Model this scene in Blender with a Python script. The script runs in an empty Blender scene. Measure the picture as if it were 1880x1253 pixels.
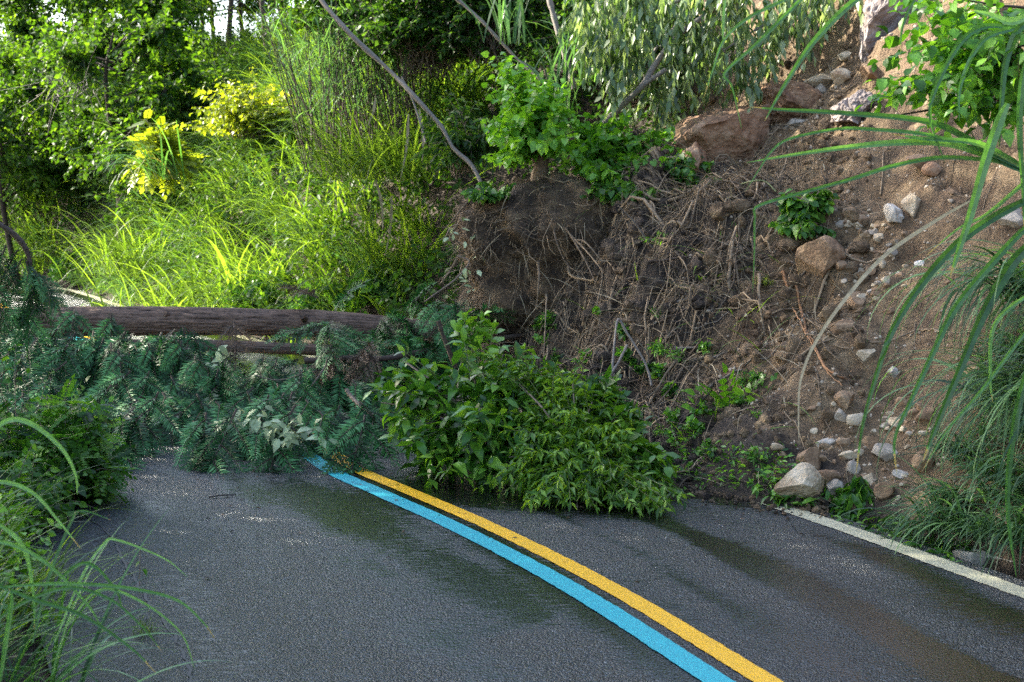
import bpy, bmesh, math
import numpy as np
from mathutils import Vector

# ------------------------------------------------------------------ camera, sky, sun, exposure
sc = bpy.context.scene
CH, FP = 1.8, 2611.0
TH = math.atan(276.0 / FP)
cam = bpy.data.cameras.new('camera'); cam.lens = 50; cam.sensor_width = 36
cam.clip_end = 800; cam.dof.use_dof = True; cam.dof.focus_distance = 8.4; cam.dof.aperture_fstop = 5.0
co = bpy.data.objects.new('camera', cam); sc.collection.objects.link(co)
co.location = (0, 0, CH); co.rotation_euler = (math.pi/2 - TH, 0, 0); sc.camera = co
SUN_EL = math.radians(31); SUN_AZ = (-0.93, 0.37)
w = bpy.data.worlds.new('World'); sc.world = w; w.use_nodes = True
nt = w.node_tree; sky = nt.nodes.new('ShaderNodeTexSky'); sky.sky_type = 'NISHITA'; sky.sun_disc = False
sky.sun_elevation = SUN_EL; sky.sun_rotation = math.atan2(SUN_AZ[0], SUN_AZ[1])
sky.air_density = .95; sky.dust_density = 2.6
bg = nt.nodes['Background']; bg.inputs[1].default_value = 0.15
nt.links.new(sky.outputs[0], bg.inputs[0])
sl = bpy.data.lights.new('sun', 'SUN'); sl.energy = 4.3; sl.angle = math.radians(0.5); sl.color = (1, .93, .78)
so = bpy.data.objects.new('sun', sl); sc.collection.objects.link(so)
sv = Vector((SUN_AZ[0]*math.cos(SUN_EL), SUN_AZ[1]*math.cos(SUN_EL), math.sin(SUN_EL)))
so.rotation_euler = sv.to_track_quat('Z', 'Y').to_euler(); so.location = (-20, 10, 20)
sc.view_settings.view_transform = 'Standard'; sc.view_settings.look = 'None'
sc.view_settings.exposure = 2.25; sc.view_settings.gamma = 1
sc.cycles.max_bounces = 6; sc.cycles.diffuse_bounces = 3; sc.cycles.glossy_bounces = 2
sc.cycles.transmission_bounces = 4; sc.cycles.transparent_max_bounces = 4
sc.cycles.use_denoising = False

rng = np.random.default_rng(11)
U = lambda a, b, n=None: rng.uniform(a, b, n)

# ------------------------------------------------------------------ maths helpers
def V(px, py, D):
    """point seen at photo pixel (px,py) at forward distance D (metres)"""
    a = (px-940)/FP; b = (626.5-py)/FP
    d = np.array([a, math.cos(TH)+b*math.sin(TH), -math.sin(TH)+b*math.cos(TH)])
    return np.array([0, 0, CH]) + d*(D/d[1])
def VS(l): return np.array([V(*p) for p in l])
def nrm(v): return v/np.maximum(np.linalg.norm(v, axis=-1, keepdims=True), 1e-9)
def sm(a, b, x): t = np.clip((x-a)/(b-a), 0, 1); return t*t*(3-2*t)
def _hash(ix, iy, iz):
    n = (ix.astype(np.int64)*374761393 + iy.astype(np.int64)*668265263 + iz.astype(np.int64)*1103515245) & 0xffffffff
    n = ((n ^ (n >> 13))*1274126177) & 0xffffffff
    n = ((n ^ (n >> 16))*2246822519) & 0xffffffff
    return ((n ^ (n >> 15)) & 0xffff)/65535.0
def vn(x, y, z=None):
    if z is None: z = np.zeros_like(x)
    ix, iy, iz = np.floor(x), np.floor(y), np.floor(z)
    fx, fy, fz = x-ix, y-iy, z-iz
    fx, fy, fz = fx*fx*(3-2*fx), fy*fy*(3-2*fy), fz*fz*(3-2*fz)
    r = 0
    for a in (0, 1):
        for b in (0, 1):
            for c in (0, 1):
                r = r + _hash(ix+a, iy+b, iz+c)*(fx if a else 1-fx)*(fy if b else 1-fy)*(fz if c else 1-fz)
    return r*2-1
def fbm(x, y, z=None, o=4):
    r = 0; a = 1; t = 0
    if z is None: z = np.zeros_like(x)
    for i in range(o):
        r = r + a*vn(x+i*17.3, y-i*9.1, z+i*5.7); t += a; a *= .5; x, y, z = x*2.03, y*2.03, z*2.03
    return r/t

def spline(pts, n):
    """Catmull-Rom through pts, n samples"""
    P = np.asarray(pts, float); P = np.vstack([2*P[0]-P[1], P, 2*P[-1]-P[-2]])
    m = len(P)-3; u = np.linspace(0, m-1e-6, n); i = u.astype(int); f = (u-i)[:, None]
    a, b, c, d = P[i], P[i+1], P[i+2], P[i+3]
    return .5*(2*b+(c-a)*f+(2*a-5*b+4*c-d)*f**2+(3*b-a-3*c+d)*f**3)

# ------------------------------------------------------------------ mesh builder
class MB:
    def __init__(s): s.v = []; s.f = []; s.a = []; s.m = []; s.n = 0
    def add(s, v, f, a=None, m=0):
        v = np.asarray(v, float).reshape(-1, 3); f = np.asarray(f, np.int64).reshape(-1, 3)
        s.v.append(v); s.f.append(f+s.n); s.n += len(v)
        s.a.append(np.zeros(len(v)) if a is None else np.broadcast_to(a, (len(v),)).astype(float))
        s.m.append(np.full(len(f), m))
        return s
    def build(s, name, mats, parent=None, loc=None, smooth=True, extra=None):
        v = np.concatenate(s.v); f = np.concatenate(s.f); a = np.concatenate(s.a); mi = np.concatenate(s.m)
        if parent is not None and loc is None: loc = getattr(parent, 'location')
        L = np.array(loc if loc is not None else (0, 0, 0), float)
        v = v-L
        me = bpy.data.meshes.new(name)
        me.vertices.add(len(v)); me.vertices.foreach_set('co', v.ravel())
        me.loops.add(len(f)*3); me.loops.foreach_set('vertex_index', f.ravel().astype(np.int32))
        me.polygons.add(len(f)); me.polygons.foreach_set('loop_start', np.arange(0, len(f)*3, 3, dtype=np.int32))
        me.polygons.foreach_set('material_index', mi.astype(np.int32))
        me.polygons.foreach_set('use_smooth', np.full(len(f), smooth))
        at = me.attributes.new('v', 'FLOAT', 'POINT'); at.data.foreach_set('value', a)
        if extra:
            for k, x in extra.items():
                at = me.attributes.new(k, 'FLOAT', 'POINT'); at.data.foreach_set('value', np.asarray(x, float))
        for mt in (mats if isinstance(mats, (list, tuple)) else [mats]): me.materials.append(mt)
        me.update(calc_edges=True); me.validate()
        o = bpy.data.objects.new(name, me); sc.collection.objects.link(o)
        if parent is not None: o.parent = parent
        else: o.location = L
        return o
def tag(o, label=None, cat=None, group=None, kind=None):
    if label: o['label'] = label
    if cat: o['category'] = cat
    if group: o['group'] = group
    if kind: o['kind'] = kind
    return o
def thing(name, label, cat, loc, group=None, kind=None):
    o = bpy.data.objects.new(name, None); sc.collection.objects.link(o); o.location = tuple(loc)
    o.empty_display_size = .1
    return tag(o, label, cat, group, kind)
def copy_tree(o, parent=None):
    c = o.copy(); sc.collection.objects.link(c)
    if parent is not None: c.parent = parent
    for ch in [x for x in bpy.data.objects if x.parent == o]: copy_tree(ch, c)
    return c

def tubes(mb, P, R, k=5, a=0., m=0):
    P = np.asarray(P, float)
    if P.ndim == 2: P = P[None]
    N, M, _ = P.shape; R = np.broadcast_to(R, (N, M))
    T = nrm(np.gradient(P, axis=1)); ref = np.array([.31, .17, .93]); ref = ref/np.linalg.norm(ref)
    A = nrm(np.cross(T, ref)); B = np.cross(T, A)
    th = np.arange(k)*2*math.pi/k
    ring = A[:, :, None]*np.cos(th)[:, None]+B[:, :, None]*np.sin(th)[:, None]
    v = P[:, :, None]+ring*R[:, :, None, None]
    i = np.arange(M-1)[:, None]*k; j = np.arange(k)[None]; j2 = (j+1) % k
    q = np.stack([np.stack([i+j, i+j2, i+k+j2], -1), np.stack([i+j, i+k+j2, i+k+j], -1)], 2).reshape(-1, 3)
    f = (q[None]+(np.arange(N)*M*k)[:, None, None]).reshape(-1, 3)
    av = np.repeat(np.broadcast_to(a, (N,)), M*k)
    mb.add(v, f, av, m)
    cap = np.array([(0, i, i+1) for i in range(1, k-1)])
    if k > 4:   # end caps
        for e in (0, M-1):
            vv = v[:, e].reshape(N*k, 3); ff = (cap[None]+(np.arange(N)*k)[:, None, None]).reshape(-1, 3)
            mb.add(vv, ff, np.repeat(np.broadcast_to(a, (N,)), k), m)

def strips(mb, P, W, Wd, a=0., m=0, fold=0.0):
    """ribbon blades: P (N,M,3) centre line, Wd (N,M) half widths, W (N,3) or (N,M,3) side vectors"""
    N, M, _ = P.shape; W = np.broadcast_to(W[:, None] if W.ndim == 2 else W, P.shape)
    L = P-W*Wd[..., None]; R = P+W*Wd[..., None]
    if fold:
        T = nrm(np.gradient(P, axis=1)); Z = nrm(np.cross(T, W)); Z = np.where(Z[..., 2:] < 0, -Z, Z)
        C = P-Z*(Wd*fold)[..., None]
        v = np.stack([L, C, R], 2); c = 3
    else: v = np.stack([L, R], 2); c = 2
    i = np.arange(M-1)[:, None]*c; fs = []
    for j in range(c-1):
        fs += [np.concatenate([i+j, i+j+1, i+c+j+1], 1), np.concatenate([i+j, i+c+j+1, i+c+j], 1)]
    q = np.concatenate(fs)
    f = (q[None]+(np.arange(N)*M*c)[:, None, None]).reshape(-1, 3)
    mb.add(v, f, np.repeat(np.broadcast_to(a, (N,)), M*c), m)

# leaf templates: (verts, tris) x along the leaf, y across, z up
def t_broad(wd=.3, droop=.12, fold=.10):
    v = [(0, 0, 0), (.3, 0, .0), (.65, 0, -.03), (1, 0, -droop-.05)]
    v += [(.25, wd*.85, fold), (.6, wd, fold*.8-.03), (.25, -wd*.85, fold), (.6, -wd, fold*.8-.03)]
    f = [(0, 1, 4), (1, 2, 5), (1, 5, 4), (2, 3, 5), (0, 6, 1), (1, 7, 2), (1, 6, 7), (2, 7, 3)]
    return np.array(v, float), np.array(f)
def t_simple(wd=.3, droop=.1, fold=.08, at=.42):
    return np.array([(0, 0, 0), (at, wd, fold-.02), (1, 0, -droop), (at, -wd, fold-.02)], float), np.array([(0, 2, 1), (0, 3, 2)])
def t_heart():
    v = [(0.0, 0, 0), (.4, 0, -.02), (1, 0, -.18), (-.08, .22, .04), (.18, .46, .08), (.55, .36, .03), (-.08, -.22, .04), (.18, -.46, .08), (.55, -.36, .03)]
    f = [(0, 1, 4), (0, 4, 3), (1, 5, 4), (1, 2, 5), (0, 7, 1), (0, 6, 7), (1, 7, 8), (1, 8, 2)]
    return np.array(v, float), np.array(f)
def t_pinnate(n=7, lw=.075, ll=.34, droop=.35):
    vs, fs = [], []; k = 0
    for i in range(n):
        t = .15+.85*i/(n-1) if n > 1 else 1
        x = t; z = -droop*t*t
        l = ll*(1-.35*abs(t-.5))
        for s in ((1, -1) if i < n-1 else (0,)):
            d = np.array([.42, s*.9, -.12]) if s else np.array([1, 0, -.35]); d /= np.linalg.norm(d)
            sd = np.array([-d[1], d[0], 0]); sd /= np.linalg.norm(sd); b = np.array([x, 0, z])
            vs += [b+d*l*.06, b+d*l*.4+sd*lw+(0, 0, .02), b+d*l*.4-sd*lw+(0, 0, .02), b+d*l+(0, 0, -.03), b+d*l*.72+sd*lw*.75, b+d*l*.72-sd*lw*.75]
            fs += [(k, k+1, k+2), (k+1, k+4, k+5), (k+1, k+5, k+2), (k+4, k+3, k+5)]; k += 6
    vs += [np.array([0, .006, 0]), np.array([0, -.006, 0]), np.array([.5, .006, -droop*.25]), np.array([.5, -.006, -droop*.25]), np.array([1, 0, -droop])]
    fs += [(k, k+1, k+3), (k, k+3, k+2), (k+2, k+3, k+4)]
    return np.array(vs), np.array(fs)
def leaves(mb, tm, pos, X, Z, size, a=0., m=0):
    tv, tf = tm; X = nrm(X); Z = nrm(Z-np.sum(Z*X, -1, keepdims=True)*X); Y = np.cross(Z, X)
    size = np.broadcast_to(size, (len(pos),))
    curl = U(.2, 1.9, len(pos))[:, None]
    v = pos[:, None]+size[:, None, None]*(tv[None, :, 0:1]*X[:, None]+tv[None, :, 1:2]*Y[:, None]+tv[None, :, 2:3]*Z[:, None]*curl[:, None])
    f = (tf[None]+(np.arange(len(pos))*len(tv))[:, None, None]).reshape(-1, 3)
    mb.add(v, f, np.repeat(np.broadcast_to(a, (len(pos),)), len(tv)), m)
def rdir(n, zb=0.):
    d = rng.normal(size=(n, 3)); d[:, 2] += zb; return nrm(d)
def shoots(mb, P0, P2, ctrl, L, tm, size, t0=.3, spread=1., droop=.3, stem=.004, m=0, ms=1, sv=.3, flat=.5, whorl=0, tstem=None, vv=None, tip=.6):
    """curved stems from P0 to P2 carrying L leaves each (all arrays (S,3))"""
    S = len(P0); P1 = (P0+P2)/2+ctrl
    if L:
        t = np.linspace(t0, 1, L)[None]+U(-.5, .5, (S, L))*(1-t0)/L; t = np.clip(t, 0, 1)
        if whorl: t = 1-(1-t)*.25
        T = t[..., None]
        pos = (1-T)**2*P0[:, None]+2*T*(1-T)*P1[:, None]+T**2*P2[:, None]
        tan = nrm(2*(1-T)*(P1-P0)[:, None]+2*T*(P2-P1)[:, None])
        ph = np.arange(L)[None]*2.4+U(0, 6.28, (S, 1))+U(-.4, .4, (S, L))
        A = nrm(np.cross(tan, np.array([.1, .2, .97]))); B = np.cross(tan, A)
        side = A*np.cos(ph)[..., None]+B*np.sin(ph)[..., None]*(1-flat*.5)
        ld = nrm(tan*tip+side*spread+np.array([0, 0, -1])*droop+rng.normal(size=pos.shape)*.15)
        up = nrm(np.array([0, 0, 1.])+rng.normal(size=pos.shape)*(.75-flat*.4)+side*.3)
        v = np.clip((.65*U(0, 1, (S, L))+.35*U(0, 1, (S, 1))) if vv is None else vv+U(-.15, .15, (S, L)), 0, 1)
        szz = size*(1+U(-sv, sv, (S, L)))*(1-.35*np.clip((t-.8)/.2, 0, 1))
        leaves(mb, tm, pos.reshape(-1, 3), ld.reshape(-1, 3), up.reshape(-1, 3), szz.ravel(), v.ravel(), m)
    if stem:
        t = np.linspace(0, 1, 7)[None, :, None]
        P = (1-t)**2*P0[:, None]+2*t*(1-t)*P1[:, None]+t**2*P2[:, None]
        tubes(tstem or mb, P, stem*np.linspace(1, .35, 7)[None]*U(.7, 1.3, (S, 1)), 4 if stem < .006 else 6, U(0, 1, S), ms)

def blades(mb, base, az, lean, L, curl, wd, M=8, m=0, v=None, fold=0., twist=.3):
    """arching grass blades; lean = start angle from vertical, curl = extra angle at tip"""
    N = len(base); s = np.linspace(0, 1, M)[None]
    an = lean[:, None]+curl[:, None]*s**1.4
    h = np.sin(an); z = np.cos(an)
    az2 = az[:, None]+(U(-1, 1, N)*twist)[:, None]*s
    d = np.stack([h*np.cos(az2), h*np.sin(az2), z], -1)*(L/(M-1))[:, None, None]
    P = base[:, None]+np.concatenate([np.zeros((N, 1, 3)), np.cumsum(d[:, 1:], 1)], 1)
    rol = az+math.pi/2+U(-.5, .5, N)
    W = np.stack([np.cos(rol), np.sin(rol), U(-.35, .35, N)], -1)
    wp = wd[:, None]*np.clip(np.minimum(.45+s*3, (1-s)**.7*1.25), 0.02, 1)
    strips(mb, P, nrm(W), wp, U(0, 1, N) if v is None else v, m, fold)

def px_blade(mb, pts, wpx, m=0, v=.5, fold=.22, M=40, face=(0, -1, .3)):
    """one long blade along explicit photo points (px,py,D), widest at the middle"""
    P = spline(VS(pts), M)[None]; T = nrm(np.gradient(P, axis=1))
    W = nrm(np.cross(T, np.array(face, float)))
    s = np.linspace(0, 1, M); D = P[0, :, 1]
    wd = wpx*.5*D/FP*np.clip(np.minimum(.5+s*2.5, (1-s)**.6*1.35), .03, 1)
    n0 = len(mb.a); strips(mb, P, W, wd[None], v, m, fold); c = 3 if fold else 2
    a_ = np.clip(v+.12*fbm(np.arange(M)*.5, np.zeros(M)+pts[0][0]), 0, .9); a_[int(M*U(.86, .97)):] = 1 if rng.random() < .7 else a_[-1]; mb.a[-1] = np.repeat(a_, c)
def px_branch(mb, pts, r0, r1=None, k=7, M=24, m=0, v=.5, wob=.02):
    P = spline(VS(pts), M); D = P[:, 1]
    P = P+wob*.5*np.stack([fbm(P[:, 2]*3+i*7, P[:, 0]*3+pts[0][0]) for i in range(3)], -1)
    R = np.linspace(r0, r1 if r1 is not None else r0*.5, M)*D/FP
    R = R*(1+.12*rng.normal(size=M))
    tubes(mb, P, R[None], k, v, m)
    return P

# ------------------------------------------------------------------ materials
def newmat(name):
    m = bpy.data.materials.new(name); m.use_nodes = True; n = m.node_tree
    return m, n.nodes, n.links, n.nodes['Principled BSDF']
def ramp(n, stops, interp='LINEAR'):
    r = n.new('ShaderNodeValToRGB'); r.color_ramp.interpolation = interp
    e = r.color_ramp.elements
    while len(e) < len(stops): e.new(.5)
    for x, (p, c) in zip(e, stops): x.position = p; x.color = (*c, 1) if len(c) == 3 else c
    return r
def g1(x): return (x, x, x)
def leafmat(name, dark, mid, light, rough=.42, tr=.32, trc=None, spec=.5, tips=False):
    m, n, l, p = newmat(name)
    at = n.new('ShaderNodeAttribute'); at.attribute_name = 'v'
    dark = tuple(x*.45 for x in dark); mid = tuple(x*.92 for x in mid); light = tuple(min(x*1.18, .8) for x in light)
    r = ramp(n, [(.05, dark), (.5, mid), (.9, light), (.985, (.34, .26, .12) if tips else light)]); l.new(at.outputs['Fac'], r.inputs[0])
    no = n.new('ShaderNodeTexNoise'); no.inputs['Scale'].default_value = 40; no.inputs['Detail'].default_value = 3
    tc = n.new('ShaderNodeTexCoord'); l.new(tc.outputs['Object'], no.inputs['Vector'])
    hs = n.new('ShaderNodeHueSaturation'); mr = n.new('ShaderNodeMapRange'); mr.inputs[3].default_value = .5; mr.inputs[4].default_value = 1.5
    l.new(no.outputs[0], mr.inputs[0]); l.new(mr.outputs[0], hs.inputs['Value']); l.new(r.outputs[0], hs.inputs['Color'])
    l.new(hs.outputs[0], p.inputs['Base Color']); p.inputs['Roughness'].default_value = rough
    p.inputs['Specular IOR Level'].default_value = spec
    t = n.new('ShaderNodeBsdfTranslucent'); mx = n.new('ShaderNodeMixShader'); mx.inputs[0].default_value = tr
    h2 = n.new('ShaderNodeMix'); h2.data_type = 'RGBA'; h2.blend_type = 'MULTIPLY'; h2.inputs[0].default_value = 1
    l.new(hs.outputs[0], h2.inputs[6]); h2.inputs[7].default_value = (*(trc or (2.4, 2.1, .7)), 1)
    l.new(h2.outputs[2], t.inputs[0])
    o = n['Material Output']; l.new(p.outputs[0], mx.inputs[1]); l.new(t.outputs[0], mx.inputs[2]); l.new(mx.outputs[0], o.inputs[0])
    return m
def woodmat(name, c1, c2, rough=.8, scale=(6, 6, 40), bump=.5, lo=.35, hi=.85):
    m, n, l, p = newmat(name)
    tc = n.new('ShaderNodeTexCoord'); mp = n.new('ShaderNodeMapping'); mp.inputs['Scale'].default_value = scale
    l.new(tc.outputs['Object'], mp.inputs[0])
    no = n.new('ShaderNodeTexNoise'); no.inputs['Scale'].default_value = 4; no.inputs['Detail'].default_value = 8; no.inputs['Roughness'].default_value = .65
    l.new(mp.outputs[0], no.inputs['Vector'])
    at = n.new('ShaderNodeAttribute'); at.attribute_name = 'v'
    ad = n.new('ShaderNodeMath'); ad.operation = 'MULTIPLY_ADD'; ad.inputs[1].default_value = .35; l.new(at.outputs['Fac'], ad.inputs[0]); l.new(no.outputs[0], ad.inputs[2])
    r = ramp(n, [(lo, c1), (hi, c2)]); l.new(ad.outputs[0], r.inputs[0]); l.new(r.outputs[0], p.inputs['Base Color'])
    b = n.new('ShaderNodeBump'); b.inputs['Strength'].default_value = bump; b.inputs['Distance'].default_value = .01
    l.new(no.outputs[0], b.inputs['Height']); l.new(b.outputs[0], p.inputs['Normal']); p.inputs['Roughness'].default_value = rough
    return m
def stonemat(name, c1, c2, c3, rough=.85):
    m, n, l, p = newmat(name); tc = n.new('ShaderNodeTexCoord')
    oi = n.new('ShaderNodeObjectInfo'); va = n.new('ShaderNodeVectorMath'); va.operation = 'ADD'
    mm = n.new('ShaderNodeVectorMath'); mm.operation = 'SCALE'; mm.inputs[0].default_value = (1, 1.7, 2.3); mm.inputs[3].default_value = 1
    sc_ = n.new('ShaderNodeMath'); sc_.operation = 'MULTIPLY'; sc_.inputs[1].default_value = 30; l.new(oi.outputs['Random'], sc_.inputs[0]); l.new(sc_.outputs[0], mm.inputs[3])
    l.new(tc.outputs['Object'], va.inputs[0]); l.new(mm.outputs[0], va.inputs[1])
    a = n.new('ShaderNodeTexNoise'); a.inputs['Scale'].default_value = 7; a.inputs['Detail'].default_value = 9; a.inputs['Roughness'].default_value = .7
    l.new(va.outputs[0], a.inputs['Vector'])
    r = ramp(n, [(.32, c1), (.5, c2), (.68, c3)]); l.new(a.outputs[0], r.inputs[0]); l.new(r.outputs[0], p.inputs['Base Color'])
    b2 = n.new('ShaderNodeTexNoise'); b2.inputs['Scale'].default_value = 45; b2.inputs['Detail'].default_value = 6; l.new(va.outputs[0], b2.inputs['Vector'])
    b = n.new('ShaderNodeBump'); b.inputs['Strength'].default_value = .8; b.inputs['Distance'].default_value = .012
    l.new(b2.outputs[0], b.inputs['Height']); l.new(b.outputs[0], p.inputs['Normal']); p.inputs['Roughness'].default_value = rough
    return m

def roadmat():
    m, n, l, p = newmat('wet_asphalt'); tc = n.new('ShaderNodeTexCoord'); G = tc.outputs['Object']
    vo = n.new('ShaderNodeTexVoronoi'); vo.inputs['Scale'].default_value = 105; l.new(G, vo.inputs['Vector'])
    v2 = n.new('ShaderNodeTexNoise'); v2.inputs['Scale'].default_value = 60; v2.inputs['Detail'].default_value = 5; v2.inputs['Roughness'].default_value = .7; l.new(G, v2.inputs['Vector'])
    wt = n.new('ShaderNodeTexNoise'); wt.inputs['Scale'].default_value = 26; wt.inputs['Detail'].default_value = 6; wt.inputs['Roughness'].default_value = .75
    mp = n.new('ShaderNodeMapping'); mp.inputs['Scale'].default_value = (.3, 2.2, 1); l.new(G, mp.inputs[0]); l.new(mp.outputs[0], wt.inputs['Vector'])
    at = n.new('ShaderNodeAttribute'); at.attribute_name = 'wet'
    ad = n.new('ShaderNodeMath'); ad.operation = 'MULTIPLY_ADD'; ad.inputs[1].default_value = 1.9; l.new(wt.outputs[0], ad.inputs[0]); l.new(at.outputs['Fac'], ad.inputs[2])
    hv = n.new('ShaderNodeMath'); hv.operation = 'MULTIPLY'; hv.inputs[1].default_value = .5; l.new(ad.outputs[0], hv.inputs[0]); wr = ramp(n, [(.54, g1(0)), (.70, g1(1))]); l.new(hv.outputs[0], wr.inputs[0])
    c = ramp(n, [(.0, (.002, .003, .005)), (.5, (.008, .013, .018)), (.8, (.030, .043, .057)), (1, (.13, .17, .21))])
    l.new(vo.outputs['Color'], c.inputs[0])
    mx = n.new('ShaderNodeMix'); mx.data_type = 'RGBA'; l.new(wr.outputs[0], mx.inputs[0]); l.new(c.outputs[0], mx.inputs[6]); mx.inputs[7].default_value = (.005, .005, .005, 1)
    l.new(mx.outputs[2], p.inputs['Base Color'])
    rr = n.new('ShaderNodeMapRange'); l.new(wr.outputs[0], rr.inputs[0]); rr.inputs[3].default_value = .34; rr.inputs[4].default_value = .10; l.new(rr.outputs[0], p.inputs['Roughness'])
    hh = n.new('ShaderNodeMath'); hh.operation = 'MULTIPLY_ADD'; hh.inputs[1].default_value = -1.; l.new(vo.outputs['Distance'], hh.inputs[0]); l.new(v2.outputs[0], hh.inputs[2])
    b = n.new('ShaderNodeBump'); b.inputs['Distance'].default_value = .012
    bs = n.new('ShaderNodeMapRange'); l.new(wr.outputs[0], bs.inputs[0]); bs.inputs[3].default_value = 1.0; bs.inputs[4].default_value = .16; l.new(bs.outputs[0], b.inputs['Strength'])
    l.new(hh.outputs[0], b.inputs['Height']); l.new(b.outputs[0], p.inputs['Normal']); p.inputs['Specular IOR Level'].default_value = .8; p.inputs['Coat Weight'].default_value = .32; p.inputs['Coat Roughness'].default_value = .28; l.new(b.outputs[0], p.inputs['Coat Normal'])
    return m
def paintmat(name, col, worn=.0, dirt=(.05, .05, .05)):
    m, n, l, p = newmat(name); tc = n.new('ShaderNodeTexCoord')
    vo = n.new('ShaderNodeTexVoronoi'); vo.inputs['Scale'].default_value = 95; l.new(tc.outputs['Object'], vo.inputs['Vector'])
    no = n.new('ShaderNodeTexNoise'); no.inputs['Scale'].default_value = 9; no.inputs['Detail'].default_value = 8; no.inputs['Roughness'].default_value = .75; l.new(tc.outputs['Object'], no.inputs['Vector'])
    no.inputs['Scale'].default_value = 26; vm = n.new('ShaderNodeMath'); vm.operation = 'MULTIPLY_ADD'; vm.inputs[1].default_value = .22; l.new(vo.outputs['Color'], vm.inputs[0]); l.new(no.outputs[0], vm.inputs[2])
    r = ramp(n, [(.30+worn, dirt), (.36+worn, tuple(x*.55 for x in col)), (.5+worn, tuple(x*.86 for x in col)), (.7+worn, col)]); l.new(vm.outputs[0], r.inputs[0]); l.new(r.outputs[0], p.inputs['Base Color'])
    b = n.new('ShaderNodeBump'); b.inputs['Distance'].default_value = .004; b.inputs['Strength'].default_value = .5; l.new(vo.outputs['Distance'], b.inputs['Height']); l.new(b.outputs[0], p.inputs['Normal'])
    p.inputs['Roughness'].default_value = .38
    return m
def soilmat():
    m, n, l, p = newmat('soil'); tc = n.new('ShaderNodeTexCoord'); G = tc.outputs['Object']
    def noise(s, d=6, r=.6, dist=0):
        x = n.new('ShaderNodeTexNoise'); x.inputs['Scale'].default_value = s; x.inputs['Detail'].default_value = d; x.inputs['Roughness'].default_value = r; x.inputs['Distortion'].default_value = dist; l.new(G, x.inputs['Vector']); return x
    big = noise(.9, 5, .6, .6); mid = noise(5, 8, .7); fine = noise(60, 6, .8)
    grit = n.new('ShaderNodeTexVoronoi'); grit.inputs['Scale'].default_value = 75; l.new(G, grit.inputs['Vector'])
    tan = ramp(n, [(.25, (.035, .021, .011)), (.42, (.155, .098, .05)), (.58, (.27, .185, .10)), (.78, (.42, .33, .205))]); l.new(mid.outputs[0], tan.inputs[0])
    red = ramp(n, [(.3, (.09, .045, .024)), (.7, (.28, .16, .09))]); l.new(mid.outputs[0], red.inputs[0])
    m1 = n.new('ShaderNodeMix'); m1.data_type = 'RGBA'; rb = ramp(n, [(.5, g1(0)), (.68, g1(.55))]); l.new(big.outputs[0], rb.inputs[0]); l.new(rb.outputs[0], m1.inputs[0]); l.new(tan.outputs[0], m1.inputs[6]); l.new(red.outputs[0], m1.inputs[7])
    dark = ramp(n, [(.34, (.009, .006, .004)), (.5, (.055, .038, .025)), (.68, (.19, .135, .088))]); l.new(mid.outputs[0], dark.inputs[0])
    at = n.new('ShaderNodeAttribute'); at.attribute_name = 'scar'
    am = n.new('ShaderNodeMath'); am.operation = 'MULTIPLY_ADD'; am.inputs[1].default_value = .5; l.new(mid.outputs[0], am.inputs[0]); l.new(at.outputs['Fac'], am.inputs[2])
    ar = ramp(n, [(.5, g1(0)), (1.0, g1(1))]); l.new(am.outputs[0], ar.inputs[0])
    m2 = n.new('ShaderNodeMix'); m2.data_type = 'RGBA'; l.new(ar.outputs[0], m2.inputs[0]); l.new(dark.outputs[0], m2.inputs[6]); l.new(m1.outputs[2], m2.inputs[7])
    gr = ramp(n, [(0, g1(.45)), (.5, g1(.95)), (.88, g1(1.15)), (1, g1(2.0))]); l.new(grit.outputs['Color'], gr.inputs[0])
    m3 = n.new('ShaderNodeMix'); m3.data_type = 'RGBA'; m3.blend_type = 'MULTIPLY'; m3.inputs[0].default_value = .8; l.new(m2.outputs[2], m3.inputs[6]); l.new(gr.outputs[0], m3.inputs[7])
    l.new(m3.outputs[2], p.inputs['Base Color']); p.inputs['Roughness'].default_value = .8
    ad = n.new('ShaderNodeMath'); ad.operation = 'MULTIPLY_ADD'; ad.inputs[1].default_value = -.4; l.new(grit.outputs['Distance'], ad.inputs[0]); l.new(fine.outputs[0], ad.inputs[2])
    ad2 = n.new('ShaderNodeMath'); ad2.operation = 'MULTIPLY_ADD'; ad2.inputs[1].default_value = 2.; l.new(mid.outputs[0], ad2.inputs[0]); l.new(ad.outputs[0], ad2.inputs[2])
    b = n.new('ShaderNodeBump'); b.inputs['Strength'].default_value = 1; b.inputs['Distance'].default_value = .03; l.new(ad2.outputs[0], b.inputs['Height']); l.new(b.outputs[0], p.inputs['Normal'])
    return m

M_soil = soilmat(); M_road = roadmat()
M_yel = paintmat('yellow_paint', (.86, .47, .015), -.04); M_blu = paintmat('blue_paint', (.03, .40, .47), -.04); M_wht = paintmat('cream_paint', (.50, .48, .34), .05)
M_crk = newmat('crack')[0]; M_crk.node_tree.nodes['Principled BSDF'].inputs['Base Color'].default_value = (.006, .006, .006, 1)
M_conc = stonemat('concrete', (.16, .15, .13), (.25, .24, .21), (.36, .34, .3))
M_bark = woodmat('fir_bark', (.006, .004, .004), (.27, .17, .12), .75, (4, 26, 26), 1, .45, .95)
M_twig = woodmat('twig', (.05, .035, .025), (.22, .17, .125), .75)
M_dtwig = woodmat('dark_twig', (.014, .010, .007), (.075, .05, .035), .75)
M_gtwig = woodmat('grey_branch', (.06, .05, .04), (.22, .195, .165), .7)
M_root = woodmat('root', (.022, .015, .010), (.34, .25, .155), .8, lo=.42, hi=.88)
M_oroot = woodmat('orange_root', (.20, .09, .035), (.42, .22, .10), .7)
M_straw = leafmat('straw', (.10, .07, .035), (.22, .17, .09), (.40, .33, .21), .6, .15, (1, 1, .9))
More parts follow.
